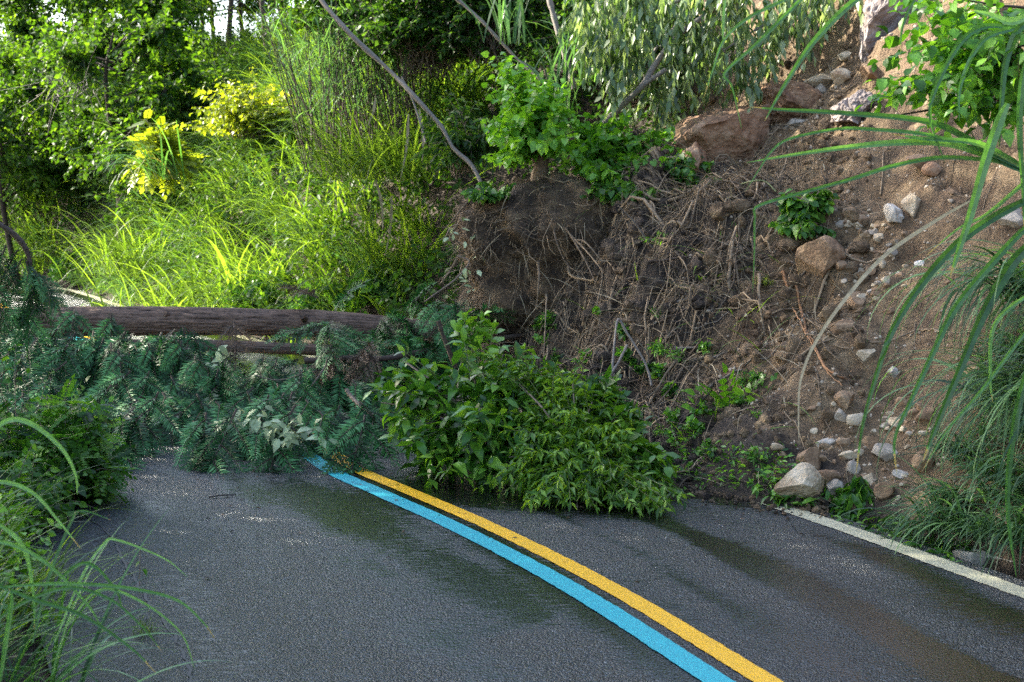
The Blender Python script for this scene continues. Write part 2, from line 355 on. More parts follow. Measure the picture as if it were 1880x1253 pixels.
M_gstem = woodmat('green_stem', (.05, .07, .02), (.14, .18, .06), .5)
M_grass = leafmat('grass', (.040, .095, .014), (.085, .175, .025), (.16, .27, .05), .42, .5, (2.2, 2.0, .6))
M_reed = leafmat('reed', (.04, .13, .035), (.075, .20, .06), (.15, .30, .10), .32, .35, (1.8, 1.9, .6), tips=True)
M_reedd = leafmat('dark_reed', (.04, .10, .05), (.075, .16, .08), (.14, .25, .10), .45, .4, (1.6, 1.8, .7), .3)
M_fir = leafmat('fir_needles', (.008, .055, .014), (.030, .130, .032), (.12, .30, .11), .42, .12, (1.4, 1.6, .8), .25)
M_firb = leafmat('brown_needles', (.04, .024, .012), (.10, .062, .034), (.19, .12, .07), .55, .1, (1, 1, 1))
M_leafA = leafmat('glossy_leaf', (.02, .09, .012), (.055, .17, .018), (.15, .30, .035), .33, .25, (2, 1.9, .5), .45)
M_leafY = leafmat('yellow_green_leaf', (.030, .11, .012), (.085, .21, .020), (.20, .35, .045), .38, .3, (2, 1.8, .5), .35)
M_heart = leafmat('bright_leaf', (.05, .17, .018), (.10, .28, .025), (.19, .40, .05), .4, .35, (1.9, 1.8, .5))
M_und = leafmat('undergrowth_leaf', (.014, .050, .010), (.030, .092, .016), (.07, .15, .03), .5, .38, (2.2, 2., .6), .25)
M_lime = leafmat('lime_leaf', (.10, .17, .012), (.20, .28, .02), (.34, .40, .05), .4, .45, (1.7, 1.6, .5))
M_euc = leafmat('drooping_leaf', (.045, .105, .03), (.11, .19, .06), (.30, .37, .21), .36, .32, (1.6, 1.7, .7), .6)
M_pale = leafmat('pale_underside', (.17, .25, .10), (.28, .37, .18), (.40, .48, .28), .5, .2, (1.1, 1.1, .9))
M_weed = leafmat('weed_leaf', (.018, .085, .014), (.05, .16, .022), (.13, .27, .035), .45, .35, (1.9, 1.9, .6))
M_tree = leafmat('tree_leaf', (.018, .06, .010), (.038, .105, .014), (.085, .17, .025), .5, .42, (2.6, 2.3, .5), .25)
M_cream = stonemat('cream_stone', (.20, .12, .065), (.42, .34, .23), (.58, .51, .40))
M_white = stonemat('white_stone', (.24, .20, .15), (.50, .46, .40), (.66, .63, .58))
M_brown = stonemat('brown_stone', (.10, .058, .032), (.22, .14, .08), (.33, .24, .15))
M_greys = stonemat('grey_stone', (.15, .12, .09), (.30, .26, .21), (.46, .41, .34))
M_redr = stonemat('red_rock', (.085, .046, .028), (.25, .14, .078), (.36, .25, .16))
M_purp = stonemat('purple_grey_rock', (.10, .075, .065), (.22, .18, .165), (.38, .34, .32))

# ------------------------------------------------------------------ road edge curve and terrain height
EDGE = spline([(6.6, -5), (4.95, 0), (3.75, 3), (2.33, 6.4), (1.60, 8.08), (-.3, 12), (-2.95, 17), (-5.95, 22.1), (-7.2, 24.5), (-8.4, 26.5), (-10.3, 28.4), (-13.3, 29.9), (-18, 31), (-30, 32), (-60, 33)], 260)
def st(x, y):
    """signed distance from the right road edge (positive = uphill side)"""
    x = np.atleast_1d(np.asarray(x, float)); y = np.atleast_1d(np.asarray(y, float)); sh = x.shape
    X = x.ravel(); Y = y.ravel(); out = np.empty(len(X)); A = EDGE[:-1]; d = EDGE[1:]-A; L2 = (d**2).sum(1)
    for i in range(0, len(X), 20000):
        px = X[i:i+20000, None]-A[:, 0]; py = Y[i:i+20000, None]-A[:, 1]
        u = np.clip((px*d[:, 0]+py*d[:, 1])/L2, 0, 1)
        ex = px-u*d[:, 0]; ey = py-u*d[:, 1]; D = ex*ex+ey*ey; k = D.argmin(1); r = np.arange(len(k))
        cr = d[k, 0]*py[r, k]-d[k, 1]*px[r, k]
        out[i:i+20000] = np.sqrt(D[r, k])*np.where(cr < 0, 1, -1)
    return out.reshape(sh)
def mound(x, y):
    a = 1.0*np.exp(-(((x-1.0)/1.0)**2+((y-12.5)/1.5)**2))
    b = .62*np.exp(-(((x-1.35)/1.0)**2+((y-10.6)/1.15)**2))
    c = .38*np.exp(-(((x+.5)/1.0)**2+((y-13.4)/.9)**2))
    d = .30*np.exp(-(((x-1.9)/.5)**2+((y-9.0)/.6)**2))
    e = 0
    for ex, ey in ((1.72, 8.28), (1.55, 8.55), (1.38, 8.85), (1.25, 9.15)): e = np.maximum(e, .24*np.exp(-(((x-ex)**2+(y-ey)**2)/.30**2)))
    return a+b+c+d+e-.07
def scarm(x, y):
    u = x/np.maximum(y, .5)
    return sm(.10, .145, u+.02*fbm(x*1.3, y*1.3))*sm(6.6, 7.6, y)*(1-sm(22, 26, y))
def HH(x, y, detail=True):
    s = st(x, y)
    a = np.maximum(s-.28, 0)
    near = 1.02*a+.22*np.maximum(a-1.9, 0)+.35*np.maximum(a-3, 0)
    near = np.minimum(near, 9+.25*a)
    far = 1.75*np.minimum(a, 1.2)+.62*np.maximum(a-1.2, 0); far = np.minimum(far, 4.9+.05*a)
    k = sm(13.5, 17.5, y); h = near*(1-k)+far*k
    h = np.minimum(h, 16+.05*a)
    h = h-.16*np.exp(-((s-.17)/.10)**2)*(1-sm(8.0, 8.6, y))      # ditch
    lv = -4.25-s
    h = h+np.where(lv > 0, .05*sm(0, .3, lv)-1.2*sm(1.5, 6, lv)-.18*np.maximum(lv-6, 0), 0)
    off = sm(.15, .8, s)
    mo = mound(x, y); h = np.maximum(h, 0)*1.0 + np.minimum(h, 0)
    h = np.where(mo > 0, h+mo*(1-.72*sm(1.2, 3, s)), h)
    if detail:
        act = np.maximum(off, sm(0, .25, mo))
        h = h+act*(.20*fbm(x*.8, y*.8, o=3)+.09*fbm(x*2.7+9, y*2.7, o=3)+.035*fbm(x*11, y*11, o=3))
        lm = sm(.02, .3, mo)*(1-.6*scarm(x, y)); h = h+lm*sm(.1, .5, mo)*(.22*fbm(x*3.1+3, y*3.1, o=4)+.18*(1-2.2*np.abs(fbm(x*2.3+8, y*2.3+1, o=3)))-.06)+lm*.05*fbm(x*9, y*9, o=3)
        sc_ = scarm(x, y)*sm(.3, 1, s)
        tt = x*.45+y*.89                                          # along-slope coordinate, rills run downhill
        rid = 1-np.abs(fbm(tt*2.6+.4*fbm(x*2, y*2), s*.55, o=3))*2.2
        h = h-.24*sc_*np.clip(rid, 0, 1)**2.5+sc_*.09*fbm(x*4.5, y*4.5+2, o=4)
        led = fbm(s*3.1+.7*fbm(x*1.5, y*1.5), tt*.8, o=3); h = h+.10*sc_*sm(-.05, .12, led)*sm(1.5, 2.5, s)
        rk = sm(.02, .35, fbm(x*.9+31, y*.9+7, o=3)); h = h+sc_*rk*.06*np.abs(fbm(x*6, y*6, o=4))*3
    h = np.where((s < .02) & (s > -4.3) & (mo < 0), -.05, h)
    h = np.where((s <= .1) & (s > -4.3) & (mo < .05) & (mo >= 0), np.minimum(h, mo*1.4-.01), h)
    return h
def G(px, py, far=60., lo=3.):
    """ground point seen at a photo pixel"""
    D = np.arange(lo, far, .03); a = (px-940)/FP; b = (626.5-py)/FP
    dy = math.cos(TH)+b*math.sin(TH); dz = -math.sin(TH)+b*math.cos(TH)
    x = a*D/dy; z = CH+dz*D/dy; h = HH(x, D); i = np.argmax(z < h)
    if z[i] >= h[i]: i = len(D)-1
    return np.array([x[i], D[i], h[i]])
def onG(x, y): return np.array([x, y, HH(np.array([x]), np.array([y]))[0]])
def gn(P, e=.12):
    x, y = P[:, 0], P[:, 1]
    hx = (HH(x+e, y, False)-HH(x-e, y, False))/(2*e); hy = (HH(x, y+e, False)-HH(x, y-e, False))/(2*e)
    return nrm(np.stack([-hx, -hy, np.ones_like(hx)], -1))

def axis(seg):
    r = []
    for a, b, st_ in seg: r.append(np.arange(a, b, st_))
    return np.concatenate(r)
gx = axis([(-140, -30, 6), (-30, -12, 1), (-12, -2.2, .22), (-2.2, 6.2, .036), (6.2, 12, .3), (12, 40, 2), (40, 146, 6)])
gy = axis([(-40, -6, 3), (-6, 4.4, .35), (4.4, 16.2, .036), (16.2, 34, .16), (34, 60, 1), (60, 200, 6)])
X, Y = np.meshgrid(gx, gy); Z = HH(X, Y)
nx, ny = len(gx), len(gy); I = np.arange(nx*ny).reshape(ny, nx)
q = np.stack([I[:-1, :-1], I[:-1, 1:], I[1:, 1:], I[1:, :-1]], -1).reshape(-1, 4)
tri = np.concatenate([q[:, [0, 1, 2]], q[:, [0, 2, 3]]])
S_ = st(X, Y); MO = mound(X, Y)
sa = scarm(X, Y)*sm(.15, .6, S_+.15*fbm(X*3, Y*3))
sa = sa*(1-.85*sm(.15, .6, MO)*(1-sm(.15, .22, X/np.maximum(Y, 1)+.03*fbm(X*2, Y*2))))
sa = np.maximum(sa, .42*sm(0, .3, MO)*sm(.2, .7, fbm(X*4.3, Y*4.3)+.3))
MB().add(np.stack([X, Y, Z], -1), tri).build('hillside_terrain', M_soil, extra={'scar': sa.ravel()})['kind'] = 'structure'

# road ---------------------------------------------------------------
def offset(c, d):
    t = np.gradient(c, axis=0); t /= np.linalg.norm(t, axis=1, keepdims=True)
    return c+np.stack([t[:, 1], -t[:, 0]], -1)*d
def strip_between(name, mat, A, B, z, cols=1, extra=None, kind='structure', jag=0):
    n = len(A); t = np.linspace(0, 1, cols+1)
    P = A[:, None]*(1-t[None, :, None])+B[:, None]*t[None, :, None]
    if jag:
        P[:, 0] += rng.normal(size=(n, 2))*jag; P[:, -1] += rng.normal(size=(n, 2))*jag
    Pz = np.concatenate([P, np.full(P.shape[:2]+(1,), z)], -1); c = cols+1
    I = np.arange(n*c).reshape(n, c); q = np.stack([I[:-1, :-1], I[1:, :-1], I[1:, 1:], I[:-1, 1:]], -1).reshape(-1, 4)
    tri = np.concatenate([q[:, [0, 1, 2]], q[:, [0, 2, 3]]])
    ex = {k: f(P.reshape(-1, 2)) for k, f in (extra or {}).items()}
    o = MB().add(Pz, tri).build(name, mat, extra=ex); o['kind'] = kind; return o
E = EDGE[:245]
def wet(P):
    s = st(P[:, 0], P[:, 1]); t = P[:, 1]*.9-P[:, 0]*.42; w_ = s+.10*np.sin(t*.7)
    g = lambda c, wd, a: a*np.exp(-((w_-c)/wd)**2)*(.65+.6*fbm(t*.45+c*7, s*.5, o=2))
    r = g(-.36, .12, .75)+g(-1.0, .12, .85)+g(-1.45, .05, .3)+g(-2.02, .10, .55)+.3*np.exp(-((w_+2.5)/.3)**2)*sm(-.1, .35, fbm(t*.9, s, o=2))
    r = r+.9*np.exp(-(((P[:, 0]-.1)/.9)**2+((P[:, 1]-8.5)/.55)**2))
    return r*1.35+.50*fbm(s*3.6, t*1.1, o=3)+.13-.12*sm(-2.4, -3.0, s)
ER = spline(offset(EDGE, .06)[::2], 1200)[:1120]; EL = spline(offset(EDGE, -4.22)[::2], 1200)[:1120]
strip_between('road', M_road, ER, EL, 0.0, 64, {'wet': wet})
strip_between('white_road_line', M_wht, spline(offset(EDGE, -.03), 1400)[:1300], spline(offset(EDGE, -.155), 1400)[:1300], .004, 1, jag=.0025)
YL = VS([(1560, 1336, 1), (1500, 1300, 1), (1408, 1253, 1), (1290, 1184, 1), (1230, 1149, 1), (1121, 1085, 1), (1009, 1024, 1), (898, 965, 1), (786, 914, 1), (674, 866, 1), (640, 852, 1)])
def ground_pts(pp):
    r = []
    for px, py in pp:
        a = (px-940)/FP; b = (626.5-py)/FP; dy = math.cos(TH)+b*math.sin(TH); dz = -math.sin(TH)+b*math.cos(TH); k = -CH/dz; r.append((a*k, dy*k))
    return np.array(r)
YC = ground_pts([(1660, 1400), (1410, 1253), (1295, 1183), (1190, 1119), (1078, 1056), (962, 997), (850, 945), (742, 899), (640, 853)])
t_ = nrm(YC[-1]-YC[-3]); far_ = offset(EDGE, -1.74); far_ = far_[(far_[:, 1] > YC[-1, 1]+1.5)][:60:3]
YCs = spline(np.vstack([YC, far_]), 500)
strip_between('yellow_road_line', M_yel, offset(YCs, .052), offset(YCs, -.052), .004, 1, jag=.0015)
BCs = offset(YCs, -.17)
strip_between('blue_road_line', M_blu, offset(BCs, .057), offset(BCs, -.057), .004, 1, jag=.0015)
ck = spline(ground_pts([(140, 935), (205, 985), (222, 1020), (262, 1090), (300, 1140), (335, 1195), (352, 1253), (372, 1320)]), 90)
ck = ck+.012*np.stack([fbm(ck[:, 1]*9, ck[:, 0]*9), fbm(ck[:, 1]*9+5, ck[:, 0]*9)], -1)+rng.normal(size=ck.shape)*.004
cw = (.004+.006*np.abs(fbm(ck[:, 1]*5, ck[:, 0]*0+3)))[:, None]*np.array([1, .35])
strip_between('road_crack', M_crk, ck+cw, ck-cw, .004, 1)
# concrete lip of the drain at the right edge
kb = MB(); kp = offset(spline([(3.95, 2.5), (3.75, 3), (2.33, 6.4), (2.1, 6.9), (1.98, 7.2)], 60), .30); n_ = len(kp)
kk = offset(kp, .0); k2 = offset(kp, .09)
ring = np.stack([np.c_[kk, np.full(n_, -.25)], np.c_[kk, np.full(n_, -.015)+.012*fbm(kk[:, 1]*12, kk[:, 0])], np.c_[k2, np.full(n_, -.005)+.012*fbm(kk[:, 1]*9+4, kk[:, 0])], np.c_[k2, np.full(n_, -.25)]], 1)
I = np.arange(n_*4).reshape(n_, 4); q = np.stack([I[:-1, :-1], I[:-1, 1:], I[1:, 1:], I[1:, :-1]], -1).reshape(-1, 4)
tag(kb.add(ring, np.concatenate([q[:, [0, 1, 2]], q[:, [0, 2, 3]]])).build('drain_kerb', M_conc), 'mossy broken concrete lip of the roadside drain at the right', 'kerb')

# ------------------------------------------------------------------ rocks
def ico(sub):
    bm = bmesh.new(); bmesh.ops.create_icosphere(bm, subdivisions=sub, radius=1)
    bm.verts.ensure_lookup_table(); v = np.array([x.co[:] for x in bm.verts]); f = np.array([[y.index for y in x.verts] for x in bm.faces]); bm.free(); return v, f
ICO = {k: ico(k) for k in (2, 3, 4, 5, 6)}
def rock_geo(sub, dims, nplane=11, rough=.06, seed=None):
    r = np.random.default_rng(seed if seed is not None else int(rng.integers(1e9)))
    v, f = ICO[sub]; v = v.copy()
    for i in range(nplane):
        d = nrm(r.normal(size=3)); h = r.uniform(.45, .85); k = v@d; over = k > h; v[over] -= np.outer(k[over]-h, d)*.97
    o = r.uniform(0, 99, 3)
    v = v*(1+rough*fbm(v[:, 0]*3+o[0], v[:, 1]*3+o[1], v[:, 2]*3+o[2])[:, None]+rough*.4*fbm(v[:, 0]*11+o[0], v[:, 1]*11+o[1], v[:, 2]*11)[:, None])
    v = v*np.array(dims)/(v.max(0)-v.min(0))
    a = r.uniform(-.35, .35, 2); ca, sa_ = math.cos(a[0]), math.sin(a[0])
    v = v@np.array([[ca, 0, sa_], [0, 1, 0], [-sa_, 0, ca]])
    ca, sa_ = math.cos(r.uniform(0, 6.28)*.15), 0
    return v, f
def rock(px, py, wpx, hpx, mat, label, sub=4, seed=None, group=None, name='rock', cat='rock', D=None, rough=.07, sink=.34, nplane=11, flat=None):
    P = G(px, py+hpx*.4) if D is None else V(px, py, D)
    s = P[1]/FP; dims = (wpx*s, (wpx+hpx)*.5*s, hpx*s*1.05)
    v, f = rock_geo(sub, dims, nplane, rough, seed)
    if flat:
        P = G(px, py); N_ = gn(P[None], .5)[0]; Xv = nrm(np.array([N_[1], -N_[0], 0.])*-1); Uv = np.cross(N_, Xv); Uv *= np.sign(Uv[2])
        v, f = rock_geo(sub, (wpx*s, hpx*s*1.25, flat*2), nplane, rough, seed)
        v[:, 2] -= .035*np.clip(1-np.abs(fbm(v[:, 0]*3.5+px, v[:, 1]*3.5, o=2))*9, 0, 1)
        v = v[:, :1]*Xv+v[:, 1:2]*Uv+v[:, 2:]*N_-N_*flat*.28
        return tag(MB().add(v+P, f).build(name, mat, loc=P, smooth=False), label, cat, group)
    z = P[2]+dims[2]*(.5-sink); c = np.array([P[0], P[1]+dims[1]*.15, z])
    o = MB().add(v+c, f).build(name, mat, loc=(c[0], c[1], P[2]), smooth=False)
    return tag(o, label, cat, group)
R = rock
R(1643, 387, 34, 44, M_white, 'white rock standing upright in the middle of the scree', 4, 3)
R(1676, 380, 44, 46, M_cream, 'cream rock with a rusty brown face beside the white one', 4, 4)
R(1651, 412, 16, 13, M_white, 'small white stone below the upright white rock', 3, 5)
R(1512, 146, 64, 26, M_cream, 'long pale rock ledge high on the bare slope', 4, 6, nplane=14)
R(1502, 172, 27, 24, M_greys, 'round grey stone under the pale ledge', 4, 7)
R(1545, 140, 44, 34, M_cream, 'slanting cream slab right of the pale ledge', 4, 8)
R(1598, 127, 40, 36, M_brown, 'tan weathered lump near the top of the bare slope', 4, 9)
R(1508, 484, 88, 88, M_brown, 'big brown boulder beneath the leafy sprig', 5, 10, sink=.3, nplane=9)
R(1466, 893, 92, 74, M_cream, 'large cream boulder beside the white road line', 5, 21, sink=.2, rough=.10, nplane=9)
R(1553, 730, 40, 40, M_brown, 'round reddish brown stone on the lower slope', 4, 12)
R(1545, 760, 28, 32, M_greys, 'pale pointed stone just below the round reddish one', 4, 13)
R(1628, 832, 46, 34, M_greys, 'grey angular rock above the drooping plant', 4, 14)
R(1600, 812, 42, 34, M_brown, 'rusty rock left of the grey angular one', 4, 15)
R(1518, 812, 44, 15, M_white, 'thin white flake lying on the debris', 4, 16)
R(1562, 838, 40, 14, M_cream, 'slanted cream slab in the lower debris', 4, 17)
R(1660, 872, 40, 13, M_white, 'narrow white sliver of rock near the drain', 4, 18)
R(1640, 692, 26, 20, M_white, 'single white stone alone on the soil', 4, 19)
R(1795, 688, 52, 48, M_brown, 'brown earthy boulder behind the hanging grass', 4, 20)
R(1690, 484, 22, 15, M_white, 'white pebble alone right of the scree', 3, 22)
R(1490, 838, 44, 48, M_brown, 'tan upright rock behind the large cream boulder', 4, 23)
R(1695, 298, 66, 34, M_brown, 'brown slab sticking out below the long blades', 4, 24)
R(1715, 312, 40, 26, M_redr, 'rusty slab under the brown sticking out slab', 4, 25)
R(1630, 900, 40, 38, M_brown, 'dark brown lump beside the drooping plant', 4, 26)
R(1535, 895, 34, 34, M_greys, 'grey stone between the cream boulder and drooping plant', 4, 27)
R(1540, 600, 48, 34, M_brown, 'half buried brown stone below the stick', 4, 28)
R(1590, 655, 36, 26, M_cream, 'cream shard half buried left of the lone white stone', 4, 29)
R(1460, 228, 60, 26, M_greys, 'greyish ledge under the topmost green blade', 4, 31)
R(1440, 640, 22, 18, M_brown, 'small brown stone beside the orange root', 3, 33)
R(1700, 850, 44, 44, M_brown, 'dark clod of earth and rock above the drain', 4, 34)
R(1860, 395, 70, 44, M_greys, 'grey rock in the soil at the right edge', 4, 35)
R(1555, 108, 36, 20, M_cream, 'flat cream flake above the slanting slab', 4, 36)
# rock outcrops
R(1325, 250, 230, 150, M_redr, 'large cracked reddish rock face exposed by the slide', 6, 41, name='rock_outcrop', cat='rock outcrop', rough=.16, nplane=26, flat=.42)
R(1440, 195, 170, 90, M_redr, 'lumpy rust coloured outcrop beneath the drooping foliage', 6, 42, name='rock_outcrop', cat='rock outcrop', rough=.25, nplane=24, flat=.34)
R(1625, 30, 150, 190, M_purp, 'purplish grey rock face at the top of the slope', 6, 43, name='rock_outcrop', cat='rock outcrop', rough=.2, nplane=24, flat=.34)
R(1270, 290, 60, 70, M_redr, 'dark reddish block left of the cracked rock face', 5, 44, name='rock_outcrop', cat='rock outcrop', rough=.2, flat=.2)
R(1560, 215, 110, 60, M_purp, 'pale weathered band of rock under the long pale ledge', 6, 45, name='rock_outcrop', cat='rock outcrop', rough=.22, flat=.15)
# scree of loose stones
scr = []
for i in range(90):
    t = U(0, 1); px = 1560+60*math.sin(t*2.6)-25*t+rng.normal()*30; py = 395+t*165+rng.normal()*12
    scr.append((px, py, float(np.clip(rng.lognormal(2.6, .45), 7, 40))))
mats = [M_cream, M_brown, M_brown, M_greys, M_brown, M_cream]; CN = ['cream', 'tan', 'brown', 'grey', 'rusty', 'pale']
for i, (px, py, s_) in enumerate(scr):
    R(px, py, s_, s_*U(.5, .95), mats[i % 6], '%s %s stone on the %s %s of the scree gully' % ('tiny' if s_ < 10 else 'small' if s_ < 15 else 'large', CN[i % 6], 'left' if px < 1545 else 'right' if px > 1600 else 'middle', 'upper part' if py < 440 else 'lower part' if py > 510 else 'centre'), 3 if s_ > 14 else 2, group='loose stones in the scree gully', name='stone', cat='stone')
for i in range(64):
    px = U(1425, 1720); py = U(740, 915); s_ = float(np.clip(rng.lognormal(2.7, .5), 8, 46))
    if py > 850+(px-1400)*.30: continue
    R(px, py, s_, s_*U(.5, .9), mats[i % 6], '%s %s stone in the %s %s of the rubble' % ('tiny' if s_ < 12 else 'small' if s_ < 20 else 'large', CN[i % 6], 'left' if px < 1520 else 'right' if px > 1620 else 'middle', 'upper part' if py < 800 else 'lower part' if py > 860 else 'centre'), 3, group='rubble at the foot of the slope', name='stone', cat='stone', sink=.4)
for i in range(46):
    px = U(1430, 1860); py = U(330, 900)
    R(px, py, U(6, 15), U(5, 11), mats[i % 6], 'small %s stone on bare soil, %s and %s of the scree' % (CN[i % 6], 'high up' if py < 480 else 'low down' if py > 680 else 'halfway up', 'left' if px < 1550 else 'right'), 2, group='small stones scattered on the bare slope', name='stone', cat='stone')
# gravel (uncountable)
gm = MB(); v0, f0 = ICO[2][0], ICO[2][1]; import itertools
v0, f0 = ico(1)
N = 9000; gxx = U(.4, 5.2, N); gyy = U(7.2, 14.5, N); k = (scarm(gxx, gyy) > .35) & (st(gxx, gyy) > .1); gxx, gyy = gxx[k], gyy[k]; N = len(gxx)
gz = HH(gxx, gyy); sz = np.clip(rng.lognormal(-4.9, .5, N), .003, .026)
vv = v0[None]*(1+U(-.35, .35, (N, len(v0), 1)))*sz[:, None, None]*U(.6, 1.2, (N, 1, 3))+np.stack([gxx, gyy, gz], -1)[:, None]
gm.add(vv, (f0[None]+(np.arange(N)*len(v0))[:, None, None]).reshape(-1, 3), np.repeat(U(0, 1, N), len(v0)))
tag(gm.build('gravel', woodmat('gravel', (.10, .062, .035), (.5, .42, .32), .9, (30, 30, 30), .2), smooth=False), 'fine gravel and grit over the bare landslide slope', 'gravel', kind='stuff')

# ------------------------------------------------------------------ fallen trunks
def log(name, pts, r0, r1, mat, M=420, k=120, par=None, bark=.085, seed=0):
    P = spline(VS(pts), M); T = nrm(np.gradient(P, axis=0)); A = nrm(np.cross(T, np.array([0, .2, 1.]))); B = np.cross(T, A)
    th = np.arange(k)*2*math.pi/k; x = np.cumsum(np.r_[0, np.linalg.norm(np.diff(P, axis=0), axis=1)])
    TT, XX = np.meshgrid(th, x)
    n1 = fbm(np.cos(TT)*5+seed, np.sin(TT)*5, XX*2.2, 4); n2 = 1-np.abs(fbm(np.cos(TT)*8+seed, np.sin(TT)*8, XX*4.5, 4))*3.0
    rr = np.linspace(r0, r1, M)[:, None]*(1+bark*n1+bark*.7*n2+.05*fbm(XX*1.2, TT*0+seed))
    v = P[:, None]+rr[..., None]*(A[:, None]*np.cos(TT)[..., None]+B[:, None]*np.sin(TT)[..., None])
    I = np.arange(M*k).reshape(M, k); J = np.roll(I, -1, 1); q = np.stack([I[:-1], J[:-1], J[1:], I[1:]], -1).reshape(-1, 4)
    tri = np.concatenate([q[:, [0, 2, 1]], q[:, [0, 3, 2]]]); mb = MB(); mb.add(v, tri, n2.ravel()*.5+.5)
    for e, sgn in ((0, 1), (M-1, -1)):
        c = v[e].mean(0); ring = np.vstack([v[e], c]); mb.add(ring, [(i, (i+1) % k, k)[::sgn] for i in range(k)], .4)
    return mb.build(name, mat, par)
ft = thing('fallen_fir_tree', 'thick dark fir trunk lying across the road with its green boughs heaped in front', 'fallen tree', V(860, 600, 12.9))
log('trunk', [(-120, 596, 12.0), (200, 590, 12.2), (450, 591, 12.4), (640, 597, 12.7), (800, 612, 13.0)], .130, .098, M_bark, par=ft)
ft2 = thing('fallen_fir_tree', 'thin fallen fir beneath the thick trunk, its boughs piled over the right part', 'fallen tree', V(760, 652, 12.3))
log('trunk', [(120, 636, 12.0), (330, 634, 12.1), (520, 640, 12.2), (760, 652, 12.3)], .05, .045, M_bark, seed=9, par=ft2)
for i, (px, a) in enumerate([(325, -.2), (560, .1), (180, .3)]):
    mb = MB(); p0 = V(px, 588, 12.3); d = np.array([U(-.4, .4), -.6, a*-.5+.2]); d = nrm(d)
    tubes(mb, np.stack([p0+d*.05, p0+d*.15, p0+d*U(.17, .2)]), np.array([[.036, .026, .022]]), 7, .4); mb.build('branch_stub', M_bark, ft)
# under-trunk dark branches
def branch_thing(name, label, pts, r0, r1, mat, cat='branch', **kw):
    mb = MB(); P = px_branch(mb, pts, r0, r1, **kw); return tag(mb.build(name, mat, loc=P[0]), label, cat)
BT = branch_thing

# fir bough meshes: stem, twigs and needles
def bough_mesh(seed, L=.62, brown=False, ntw=7):
    global rng
    keep = rng; rng = np.random.default_rng(seed); mb = MB()
    t = np.linspace(0, 1, 12); main = np.stack([t*L, .03*np.sin(t*3+seed), -.16*L*t**2*1.5], -1)
    tubes(mb, main, np.linspace(.007, .002, 12)[None], 5, .5, 1)
    tw = [main]
    for i in range(ntw):
        u = .12+.8*i/ntw; b = main[int(u*11)]; sgn = 1 if i % 2 else -1
        l = L*(.50-.30*u)*U(.85, 1.2); an = sgn*U(.55, .95); s = np.linspace(0, 1, 9)
        d = np.array([math.cos(an), math.sin(an), U(-.1, .25)])
        p = b+s[:, None]*l*d+np.stack([s**2*l*.12, 0*s, -s**2*l*U(.25, .6)], -1); tw.append(p)
        tubes(mb, p, np.linspace(.004, .0015, 9)[None], 4, .5, 1)
    for p in tw:
        seg = np.linalg.norm(np.diff(p, axis=0), axis=1).sum(); n = int(seg/.014); tv0 = U(0, .7); pp = spline(p, n)
        T = nrm(np.gradient(pp, axis=0)); A = nrm(np.cross(T, np.array([0, 0, 1.]))); B = np.cross(A, T)
        u = np.linspace(0, 1, n)
        for sgn, e0 in ((1, 0), (-1, 0), (U(-1, 1), .9)):
            el = U(-.2, .35, n)+e0; ln = .074*(1-.4*u**4)*U(.75, 1.1, n)*np.clip(u*6+.35, 0, 1)
            d = nrm(T*(.55+.9*u[:, None]**6)+sgn*A*np.cos(el)[:, None]+B*np.sin(el)[:, None]+rng.normal(size=(n, 3))*.09)
            tv = np.array([(0, 0, 0), (.4, .078, .03), (.4, -.078, .03), (1, 0, -.12)]); tf = np.array([(0, 1, 2), (1, 3, 2)])
            leaves(mb, (tv, tf), pp, d, B+A*sgn*-.2, ln, np.clip(tv0+U(-.1, .2, n)+.35*u**3, 0, .9), 0)
    rng = keep
    o = mb.build('branch', [M_firb if brown else M_fir, M_dtwig]); me = o.data; bpy.data.objects.remove(o); return me
BOU = [bough_mesh(s, L) for s, L in ((1, .62), (2, .55), (3, .70), (4, .5))]; BRN = bough_mesh(7, .5, True)
def place_bough(me, P, az, pitch, roll, sc_, parent=None, name='branch'):
    o = bpy.data.objects.new(name, me); sc.collection.objects.link(o)
    o.rotation_mode = 'ZYX' if False else 'XYZ'
    o.rotation_euler = (roll, pitch, az); o.scale = (sc_,)*3
    if parent is not None: o.parent = parent; o.location = Vector(P)-parent.location
    else: o.location = Vector(P)
    return o
# boughs heaped in front of the trunk, left of the coloured lines: parts of the fallen fir
def heap_top(px):       # height of the heap's back top in photo px
    return np.interp(px, [-40, 60, 150, 250, 330, 420, 520, 640], [596, 598, 612, 622, 645, 700, 750, 790])
def heap_front(px): return np.interp(px, [-40, 150, 230, 360, 420, 470, 580, 640], [800, 835, 852, 858, 846, 840, 850, 826])
cnt = 0
for row in range(7):
    f = row/6.; f = f**.9
    npr = [13, 12, 11, 11, 11, 11, 10][row]
    for j in range(npr):
        px = -40+(j+U(0, 1))*690/npr; yt, yf = heap_top(px), heap_front(px)
        py = yf+(yt-yf)*f-18; D = 9.2+2.2*f if px < 400 else 9.1+2.6*f
        D = min(D, 11.6); P = V(px+U(-12, 12), py, D)
        az = -math.pi/2+U(-.8, .8)+(px-300)/900; pitch = U(.35, 1.0)
        P[2] = max(P[2], U(.16, .34))
        # keep tips above the road
        place_bough(BOU[int(rng.integers(4))], P+np.array([0, .35, .06]), az, min(pitch, math.asin(min(.95, (P[2]+.06)/.72))), U(-.35, .35), U(1.0, 1.25), ft); cnt += 1
for i in range(13):
    place_bough(BOU[int(rng.integers(4))], V(150+i*33+U(-12, 12), U(640, 660), U(12.7, 13.3)), U(-2.4, -.6), U(.0, .5), U(-.5, .5), U(.9, 1.1), ft)
fg = 'torn fir boughs around the fallen trunk'
